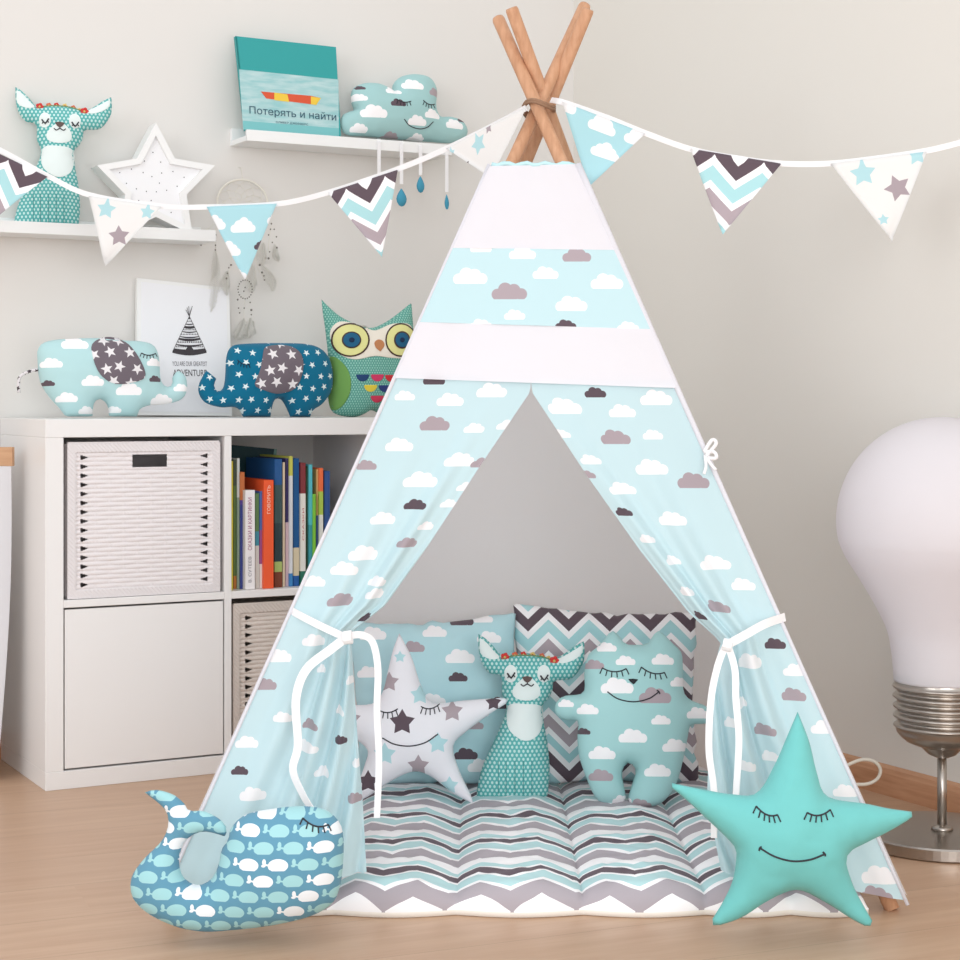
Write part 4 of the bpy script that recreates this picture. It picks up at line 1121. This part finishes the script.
for x, y in ((617,367),(583,402),(648,406),(531,434),(578,448),(652,450),(697,444),(484,448),(613,464),(742,467),(511,491),(643,490),(714,503),(551,513),(591,523),(631,525),(672,519),(610,560),(640,590),(690,608),(600,580),(575,600),(660,640),(718,650),(560,560),(530,600),(520,650)):
    a = pl.uv(*fs(x, y)); mb.add([(a[0]+.0014*math.cos(k*PI/4), .0097, a[1]+.0014*math.sin(k*PI/4)) for k in range(8)], [tuple(range(8))], 1)
mb.build('front_panel', [plain('panel_white', (242,242,244), .6), plain('pinhole_dark', (70,70,76), .8)], o)

# picture book on the upper ledge (plain cover picture, title kept)
pB = onA(247, .09); pl = Plane(245, HY-(zu-H)*F/pB.y, pB.y, YAW, .09)
o = empty('picture_book', 'teal picture book with a cyrillic title leaning on the upper wall ledge', 'book'); pl.place(o)
Q = [(245.5,130),(341,138),(336,47),(235.5,36)]
mb = MB(); v, f = quadbox(pl, Q, .002); mb.add(v, f); v, f = quadbox(pl, Q, .002, .010); mb.add(v, f); v, f = quadbox(pl, [(245.5,130),(247,130.1),(237,36.2),(235.5,36)], .012); mb.add(v, f)
mb.build('cover', plain('teal_sky_cover', (46,158,158), .4), o)
v, f = quadbox(pl, [(247,130),(340,137.8),(335.3,47.4),(237,37)], .0075, .0022); mesh('pages', v, f, page_m, o, smooth=False)
fk = crop(220, 20, 3.692); pk = lambda x, y: pl.uv(*fk(x, y))
def flat(name, pts, mat, y, parent=o):
    return mesh(name, [(pk(*q)[0], y, pk(*q)[1]) for q in pts], [tuple(range(len(pts)))], mat, parent, smooth=False)
gs = G('pale_sea_print'); uu, vv = gs.uv(); nz = gs.noise(gs.xyz(uu*6, vv*30), 3, 3)
sea = gs.done(gs.mix((nz-.35)*2, lin((150,198,200)), lin((204,222,222))), .4)
flat('cover_sea', [(85,400),(439,432),(437,220),(70,182)], sea, -.0004)
flat('cover_water_edge', [(86,404),(439,436),(438,400),(84,372)], plain('sea_front', (120,190,192), .4), -.0006)
flat('cover_boat', [(170,290),(355,314),(372,288),(335,280),(195,268),(150,264)], plain('boat_red', (214,84,50), .5), -.0008)
flat('cover_boat', [(200,296),(255,303),(248,275),(200,268)], plain('boat_yellow', (236,198,66), .5), -.0010)
flat('cover_boat', [(335,312),(355,314),(372,288),(335,283)], plain('boat_yellow', (236,198,66), .5), -.0010)
tm = plain('navy_ink', (36,78,98), .6)
a, b = pk(108, 335), pk(428, 362); ang = math.atan2(b[1]-a[1], b[0]-a[0])
text('Потерять и найти', 'lettering', tm, o, (a[0]+b[0])/2, (a[1]+b[1])/2, math.hypot(b[0]-a[0], b[1]-a[1]), .0235, -.0018, ang)
a, b = pk(206, 380), pk(325, 384); text('ОЛИВЕР ДЖЕФФЕРС', 'lettering', tm, o, (a[0]+b[0])/2, (a[1]+b[1])/2, abs(b[0]-a[0]), .006, -.0012, 0)

# cloud cushion with hanging raindrops on the upper ledge
pC = onA(400, .075); pl = Plane(402, HY-(zu-H)*F/pC.y, pC.y, YAW, .05)
cl = [(447,395),(450,355),(478,338),(500,330),(486,300),(490,255),(530,234),(580,234),(622,252),(640,268),(641,235),(672,208),(725,200),(775,216),(798,262),(792,320),(805,356),(850,357),(892,372),(913,408),(900,440),(850,455),(760,449),(650,440),(540,430),(470,425)]
P, o = plush('cloud_cushion', 'aqua cloud-shaped cushion with smiling face on the upper wall ledge', 'cushion', pl, cl, fk, m_print('cloud_cushion_print', lin((164,203,203)), items_on(pl, fk, [(545,348,88,'w'),(620,268,55,'w'),(628,318,52,'d'),(690,248,72,'w'),(777,275,56,'g'),(700,383,68,'w'),(758,358,62,'w'),(850,390,68,'w'),(500,405,60,'w'),(620,440,72,'g'),(500,292,50,'w'),(508,255,30,'d'),(715,443,60,'w'),(885,372,34,'d')])), h=.008, k=.55)
for a, b in (((652,292),(705,300)), ((750,296),(790,312))): face_part(o, 'closed_eye', lambda mb: eye_closed(P, mb, pl, a, b, 7, 5, 14, fk, .0012))
face_part(o, 'mouth', lambda mb: curve_on(P, mb, pl, [(680,366),(700,390),(735,402),(765,396),(787,376)], fk, .0012))
drop_m = plain('blue_felt_drop', (66,148,176), .8)
def hang(px0, py0, py1, dpy, rw, rh):
    # ribbon from the cushion base over the front lip of the ledge, drop on its end
    cp = onA(px0, DL+.006); inv = pl.R.transposed()
    def L(px, py, d): p = onA(px, d); w = Vector((p.x, p.y, H-(py-HY)/F*p.y)); return inv @ (w - pl.o)
    pts = [L(px0, py0-3, .06), L(px0, py0-1.5, DL-.01), L(px0, py0+1, DL+.004), L(px0, (py0+py1)/2, DL+.005), L(px0, py1, DL+.005)]
    v = []; f = []
    for p in pts: v += [p+Vector((-.0045,-.0004,0)), p+Vector((.0045,-.0004,0)), p+Vector((.0045,.0004,0)), p+Vector((-.0045,.0004,0))]
    for i in range(len(pts)-1):
        for k in range(4): f.append((i*4+k, i*4+(k+1)%4, i*4+4+(k+1)%4, i*4+4+k))
    rb = mesh('ribbon', v, f, M['ribbon'], o, smooth=False)
    c = L(px0, dpy, DL+.005); prof = [(0,-1),(.55,-.86),(.9,-.5),(1,-.15),(.85,.2),(.5,.6),(.15,.92),(0,1)]
    vv_, ff = lathe(prof, 20); mesh('raindrop', [(c[0]+q[0]*rw, c[1]+q[1]*rw*.7, c[2]+q[2]*rh) for q in vv_], ff, drop_m, rb)
hang(379, 141, 176, 186, .013, .022); hang(401.5, 143, 184, 197.5, .0135, .0225); hang(420.5, 145, 175, 184.5, .0105, .021); hang(446.8, 149, 192, 202, .006, .0195)

# ------------------------------------------------------------------ bunting
def bun_pts():
    K = [(-40,133,3.80),(0,150,3.80),(48,176,3.80),(90,195,3.80),(160,206,3.80),(207,207,3.80),(277,204,3.74),(330,192,3.66),(398,169,3.58),(450,147,3.5),(500,122,3.40),(526,108,3.335)]
    R_ = [(551,100,3.36),(565,103,3.33),(605,117,3.36),(645,133,3.38),(690,149,3.40),(735,158,3.40),(781,163.5,3.40),(830,163.5,3.40),(880,158,3.40),(925,151,3.38),(965,141,3.36),(1020,122,3.32)]
    return [at(*k) for k in K], [at(*k) for k in R_]
L_, R_ = bun_pts()
bunting = empty('bunting', 'white ribbon bunting of printed triangle flags tied to the tent poles', 'bunting', (TK.x, TK.y, TK.z))
def bpart(o): o.parent = bunting; o.matrix_parent_inverse = Matrix.Translation(-bunting.location); return o
def ribbon3(K, w=.011):
    mb = MB(); v, f = ribbon([tuple(p) for p in K], w, .0016, sub=8); mb.add(v, f); return mb
mb = ribbon3(L_); mm = ribbon3(R_); mb.add(mm.v, mm.f)
bpart(mb.build('ribbon', M['ribbon'], smooth=False))
chev = m_chevron('chevron_flag', P=.094, Hh=.165, amp=.04, phase=.145, bs=.1)
starf = lambda its: m_print('star_flag', lin((240,238,236)), its, 'star', .1, .1, .52)
cloudf = m_clouds('cloud_flag', lin((178,222,230)), .9, trans=.1, off=(.02,.01), bs=.1)
def flag(a, b, tip, Ya, Yb, Yt, mat, lab, seed, uvo=(0,0), n=16, flip=1):
    A_, B2, T_ = at(a[0], a[1], Ya), at(b[0], b[1], Yb), at(tip[0], tip[1], Yt); v = []; uvs = []; f = []
    w0 = (B2-A_).length; mid = (A_+B2)/2; hgt = (T_-mid).length; ex = (B2-A_).normalized()
    idx = {}
    for side_ in (0, 1):
        for j in range(n+1):
            for k in range(n-j+1):
                s = k/(n-j) if n-j else .5; t = j/n
                p = A_.lerp(B2, s)*(1-t) + T_*t
                p = p + Vector((0, -.006 + .007*math.sin(seed+t*3+s*2.5)*t + side_*.0016, 0)); idx[(side_, j, k)] = len(v); v.append(p)
                d = p - A_; uvs.append((d.dot(ex)+uvo[0], -(d - ex*d.dot(ex)).length+uvo[1]))
    for side_ in (0, 1):
        for j in range(n):
            for k in range(n-j):
                q = [idx[(side_,j,k)], idx[(side_,j+1,k)], idx[(side_,j,k+1)]]; f.append(tuple(q if not side_ else q[::-1]))
                if k < n-j-1:
                    q = [idx[(side_,j+1,k)], idx[(side_,j+1,k+1)], idx[(side_,j,k+1)]]; f.append(tuple(q if not side_ else q[::-1]))
    for j in range(n):
        for e in (0, 1):
            k0 = 0 if e == 0 else n-j; k1 = 0 if e == 0 else n-j-1
            q = [idx[(0,j,k0)], idx[(1,j,k0)], idx[(1,j+1,k1)], idx[(0,j+1,k1)]]; f.append(tuple(q if e else q[::-1]))
    for k in range(n): f.append((idx[(0,0,k)], idx[(0,0,k+1)], idx[(1,0,k+1)], idx[(1,0,k)]))
    o = bpart(mesh('flag', v, f, mat, None, uvs)); o['label'] = lab
flag((-42,134),(48,177),(-8,222),3.80,3.80,3.80, chev, 'chevron flag at the left edge of the picture', 1, (.02,.0))
flag((89,196),(162,207),(106,266),3.80,3.80,3.79, starf([(.042,-.024,.021,'a'),(.078,-.076,.023,'g',.2),(.128,-.018,.016,'a'),(.022,-.10,.012,'a')]), 'star flag before the lower wall ledge', 2, (0,0))
flag((207,207),(277,204),(245,280),3.80,3.74,3.76, cloudf, 'aqua cloud flag before the dreamcatcher', 3, (.03,.0))
flag((328,193),(398,170),(382,257),3.66,3.58,3.61, chev, 'chevron flag left of the tent', 4, (.0,.0))
flag((446,149),(527,107),(491,178),3.5,3.305,3.38, starf([(.106,-.024,.022,'a',.3),(.054,-.060,.022,'d',.3),(.020,-.017,.013,'a'),(.14,-.004,.012,'g')]), 'star flag left of the pole crossing', 5, (0,0))
flag((562,102),(645,134),(589,187),3.32,3.38,3.33, cloudf, 'aqua cloud flag right of the pole crossing', 6, (.1,.03))
flag((690,149),(781,164),(722,235),3.40,3.40,3.39, chev, 'chevron flag before the right wall', 7, (.0,.0))
flag((830,164),(926,152),(891,242),3.40,3.38,3.385, starf([(.058,-.027,.025,'a'),(.118,-.062,.026,'g',.3),(.160,-.006,.02,'a'),(.085,-.118,.011,'a')]), 'star flag at the right', 8, (0,0))

# ------------------------------------------------------------------ dreamcatcher on the left wall
fd = crop(180, 160, 5.333)
pD = onA(240, .028)
pl = Plane(239, 178, pD.y, YAW, 0)
dc = empty('dreamcatcher', 'white dreamcatcher with beads and feathers hanging on the left wall', 'dreamcatcher'); pl.place(dc)
wht = plain('cream_yarn', (228,224,214), .9); bead = plain('grey_bead', (120,114,108), .5); fea = plain('cream_feather', (240,238,232), .9, trans=.4)
du = lambda x, y: pl.uv(*fd(x, y))
cc = du(335, 230); rr = (du(470, 230)[0]-du(200, 230)[0])/2; rz = (du(335,105)[1]-du(335,355)[1])/2
ring = [(cc[0]+rr*math.cos(2*PI*i/48), 0, cc[1]+rz*math.sin(2*PI*i/48)) for i in range(48)]
MB().tube(ring, .0028, 8, closed=True).build('hoop', wht, dc, smooth=True)
web = MB()
for lv in range(4):
    k0 = 1-.22*lv; k1 = 1-.22*(lv+1); n_ = 9
    for i in range(n_):
        a = 2*PI*(i+.5*lv)/n_; b = 2*PI*(i+.5*lv+.5)/n_; c_ = 2*PI*(i+.5*lv+1)/n_
        p = [(cc[0]+rr*k*math.cos(t), 0, cc[1]+rz*k*math.sin(t)) for k, t in ((k0,a),(k1,b),(k0,c_))]
        web.tube(p, .0006, 4)
web.build('web', wht, dc, smooth=True)
MB().tube([(cc[0], 0, cc[1]+rz), (cc[0], .012, cc[1]+rz+.03), (cc[0], .0265, cc[1]+rz+.032)], .0008, 5).build('hanging_loop', wht, dc, smooth=True)
def featherg(mb, x0, z0_, x1, z1_, w, seed):
    d = Vector((x1-x0, 0, z1_-z0_)); n_ = 30; nrm = Vector((-d.z, 0, d.x)).normalized(); dn = d.normalized(); mid = []
    rs = random.Random(seed)
    for i in range(n_+1):
        t = i/n_; mid.append(Vector((x0, -.003, z0_)) + d*t + nrm*.006*math.sin(t*3+seed))
    mb.tube(mid, .0005, 4)
    for i in range(1, n_):
        t = i/n_; wd = w*math.sin(PI*min(1, t*.85+.12))*rs.uniform(.7, 1.15)
        for sg in (-1, 1):
            a = mid[i]; q = a + nrm*wd*sg + dn*wd*.9; m_ = (a+q)/2 + nrm*sg*wd*.12 + Vector((0, rs.uniform(-.003, .002), 0))
            mb.tube([a, m_, q], [.0006, .0007, .0003], 3)
def strand(pts, beads, feathers, seed):
    mb = MB(); q = [(du(*p)[0], -.002, du(*p)[1]) for p in pts]; mb.tube([tuple(x) for x in spline(q, 4)], .0007, 4)
    st_ = mb.build('strand', wht, dc, smooth=True)
    mb = MB()
    for x, y, r in beads:
        c_ = du(x, y); v, f = lathe([(0,-1),(.7,-.7),(1,0),(.7,.7),(0,1)], 10); mb.add([(c_[0]+a[0]*r, -.003+a[1]*r, c_[1]+a[2]*r) for a in v], f)
    if beads: mb.build('beads', bead, st_, smooth=True)
    for k, (x0, y0, x1, y1, w) in enumerate(feathers):
        mb = MB(); a = du(x0, y0); b = du(x1, y1); featherg(mb, a[0], a[1], b[0], b[1], w, seed+k); mb.build('feather', fea, st_, smooth=True)
strand([(225,300),(150,365),(112,385),(110,455)], [(112,385,.005),(112,400,.0035),(110,425,.002),(110,455,.002)], [], 1)
strand([(215,290),(190,370),(186,480)], [(188,400,.002),(186,430,.002),(187,455,.002),(186,480,.002)], [], 2)
strand([(460,290),(485,330),(470,460),(470,530)], [(485,340,.0022),(500,370,.002),(512,410,.002),(514,468,.0025),(480,370,.002),(470,400,.002),(490,440,.002),(470,525,.0028),(476,490,.002)], [(500,450,530,540,.009),(455,440,430,560,.014)], 3)
strand([(275,340),(270,560),(245,632)], [(270,560,.0025),(258,575,.002),(250,605,.002),(245,632,.0025)], [(262,590,240,720,.012),(215,540,150,810,.013),(190,480,160,640,.010)], 4)
strand([(400,340),(405,545),(445,630)], [(423,560,.003),(435,600,.0028),(445,618,.002),(448,640,.002)], [(400,560,360,700,.016),(440,560,490,700,.014)], 5)
ovl = [(345+38*math.cos(2*PI*i/20), 690+50*math.sin(2*PI*i/20)) for i in range(20)]
strand([(340,355),(342,500),(345,640)], [(x, y, .0018) for x, y in ovl] + [(345,680,.002),(338,700,.002)], [], 6)
strand([(345,740),(340,800),(340,860)], [(305,745,.0025),(310,790,.002),(316,815,.002),(340,790,.002),(372,760,.002),(378,800,.003),(378,825,.002)], [(330,840,300,960,.016),(360,840,370,950,.016)], 7)

# ------------------------------------------------------------------ giant bulb lamp on the right
YL = 3.30; SL = F/YL; XL = (942-CX)/SL
lamp = empty('bulb_lamp', 'giant light-bulb lamp with white glass bulb and steel stand by the right wall', 'lamp', (XL, YL, 0))
zp = lambda py: H - (py-HY)/SL
steel = G('brushed_steel'); tc = steel.n('ShaderNodeTexCoord'); sx = steel.noise(tc.outputs['Object'], 30, 2); steel_m = steel.done(lin((176,168,160)), .28, metal=1.0)
gl = G('opal_glass'); gl.b.inputs['Subsurface Weight'].default_value = .0
opal = gl.done(lin((238,234,237)), .5, trans=.35, spec=.25)
R_b = 104/SL; zc = zp(521); prof = []
for i in range(1, 40):
    a = PI/2 - PI*i/60; prof.append((R_b*math.cos(a), zc + R_b*math.sin(a)))
neck = [(94.5/SL, zp(559)), (82.5/SL, zp(578)), (67/SL, zp(604)), (54/SL, zp(631)), (49.5/SL, zp(655)), (48/SL, zp(670)), (47.5/SL, zp(681))]
# smooth join: sphere down to a tangent point, then neck
prof = [(r, z) for r, z in prof if z > zp(546)]
nk = spline([prof[-2], prof[-1]] + neck, 5); prof = [(.0008, zc+R_b)] + prof[:-1] + [p for p in nk[5:]]
v, f = lathe([(r, z) for r, z in prof][::-1], 64); mesh('glass_bulb', v, f, opal, lamp)
sp_ = []; r0 = 46.5/SL
sp_.append((.046, zp(673))); sp_.append((r0+.0015, zp(672))); sp_.append((r0, zp(680)))
for i in range(0, 61):
    t = i/60; py = 684 + 44*t; rad = r0 - .002*t + .0042*math.sin(2*PI*4.5*t)*1.0 - 0
    sp_.append((rad, zp(py)))
sp_ += [(r0*.96, zp(732)), (r0*.88, zp(737)), (r0*.76, zp(741.5)), (r0*.60, zp(744.5)), (r0*.47, zp(746)), (r0*.43, zp(748)), (r0*.30, zp(754)), (.013, zp(757)), (.008, zp(758))]
v, f = lathe(sp_[::-1], 64); mesh('screw_socket', v, f, steel_m, lamp)
v, f = lathe([(.0085, .02), (.0085, zp(755))], 24); mesh('stem', v, f, steel_m, lamp)
v, f = lathe([(.020, .024), (.018, .030), (.010, .033), (.0085, .034)], 32); mesh('collar', v, f, steel_m, lamp)
v, f = lathe([(.148, .0), (.152, .003), (.152, .021), (.150, .024), (.01, .0243)], 72); base_o = mesh('base_plate', v, f, steel_m, lamp, smooth=False)
# power cord on the floor by the baseboard
cp = [at(852, 765, floorY(765)) , at(865, 760.5, floorY(765)), at(876, 764, floorY(770)), at(880.5, 772, floorY(776)), at(874, 781, floorY(783)), at(862, 784.5, floorY(786)), at(846, 784, floorY(788)), at(830, 790, floorY(792))]
cp = []
for px_, py_, z_ in ((835,772,.01),(852,763,.02),(864,759.5,.02),(875,762,.02),(880.5,770,.02),(877,779,.01),(867,784,.01),(850,785,.01),(828,790,.01)):
    cp.append(tuple(at(px_, py_, 3.62 if z_ > .004 else 3.6)))
sp2 = spline(cp, 8); sp2 = [tuple(Vector(q) + NB*max(0, .022 - (Vector(q)-WB).dot(NB))) for q in sp2]
o = MB(); o.tube(sp2, .0035, 8); tag(o.build('power_cord', plain('white_cord', (232,226,212), .6), smooth=True), 'white power cord looping on the floor by the right baseboard', 'cord')

# ------------------------------------------------------------------ edge of an easel at the far left
ea = empty('paper_easel', 'wooden rail with white paper sheet at the left edge beside the shelf unit', 'easel', at(-40, 760, 3.86))
def epart(o): o.parent = ea; o.matrix_parent_inverse = Matrix.Translation(-ea.location); return o
x1_ = (14-CX)/F*3.86; zt = H-(447-HY)/F*3.86; zb = H-(466-HY)/F*3.86
e_w = m_wood('light_pine', (206,164,128), (186,142,106), (1.2, 8, 8), .55)
epart(MB().box(x1_-.42, x1_, 3.845, 3.865, zb, zt, 0, .001).build('rail', e_w))
epart(MB().box(x1_-.40, x1_-.37, 3.848, 3.868, 0.0, zb, 0, .001).build('leg', e_w))
v = []; f = []; n_ = 24
for i in range(n_+1):
    t = i/n_; z = zb*(1-t) + .005*t
    for s in (0, 1):
        for yy in (3.842, 3.8455):
            x = (x1_-.36 if s == 0 else x1_-.002-.028*t**2.2); v.append((x, yy + .008*math.sin(t*5) - .008*math.sin(0), z))
for i in range(n_):
    a = i*4; f += [(a, a+4, a+6, a+2), (a+1, a+3, a+7, a+5), (a, a+1, a+5, a+4), (a+2, a+6, a+7, a+3)]
epart(mesh('paper_sheet', v, f, plain('paper_white', (232,232,236), .8), smooth=True))
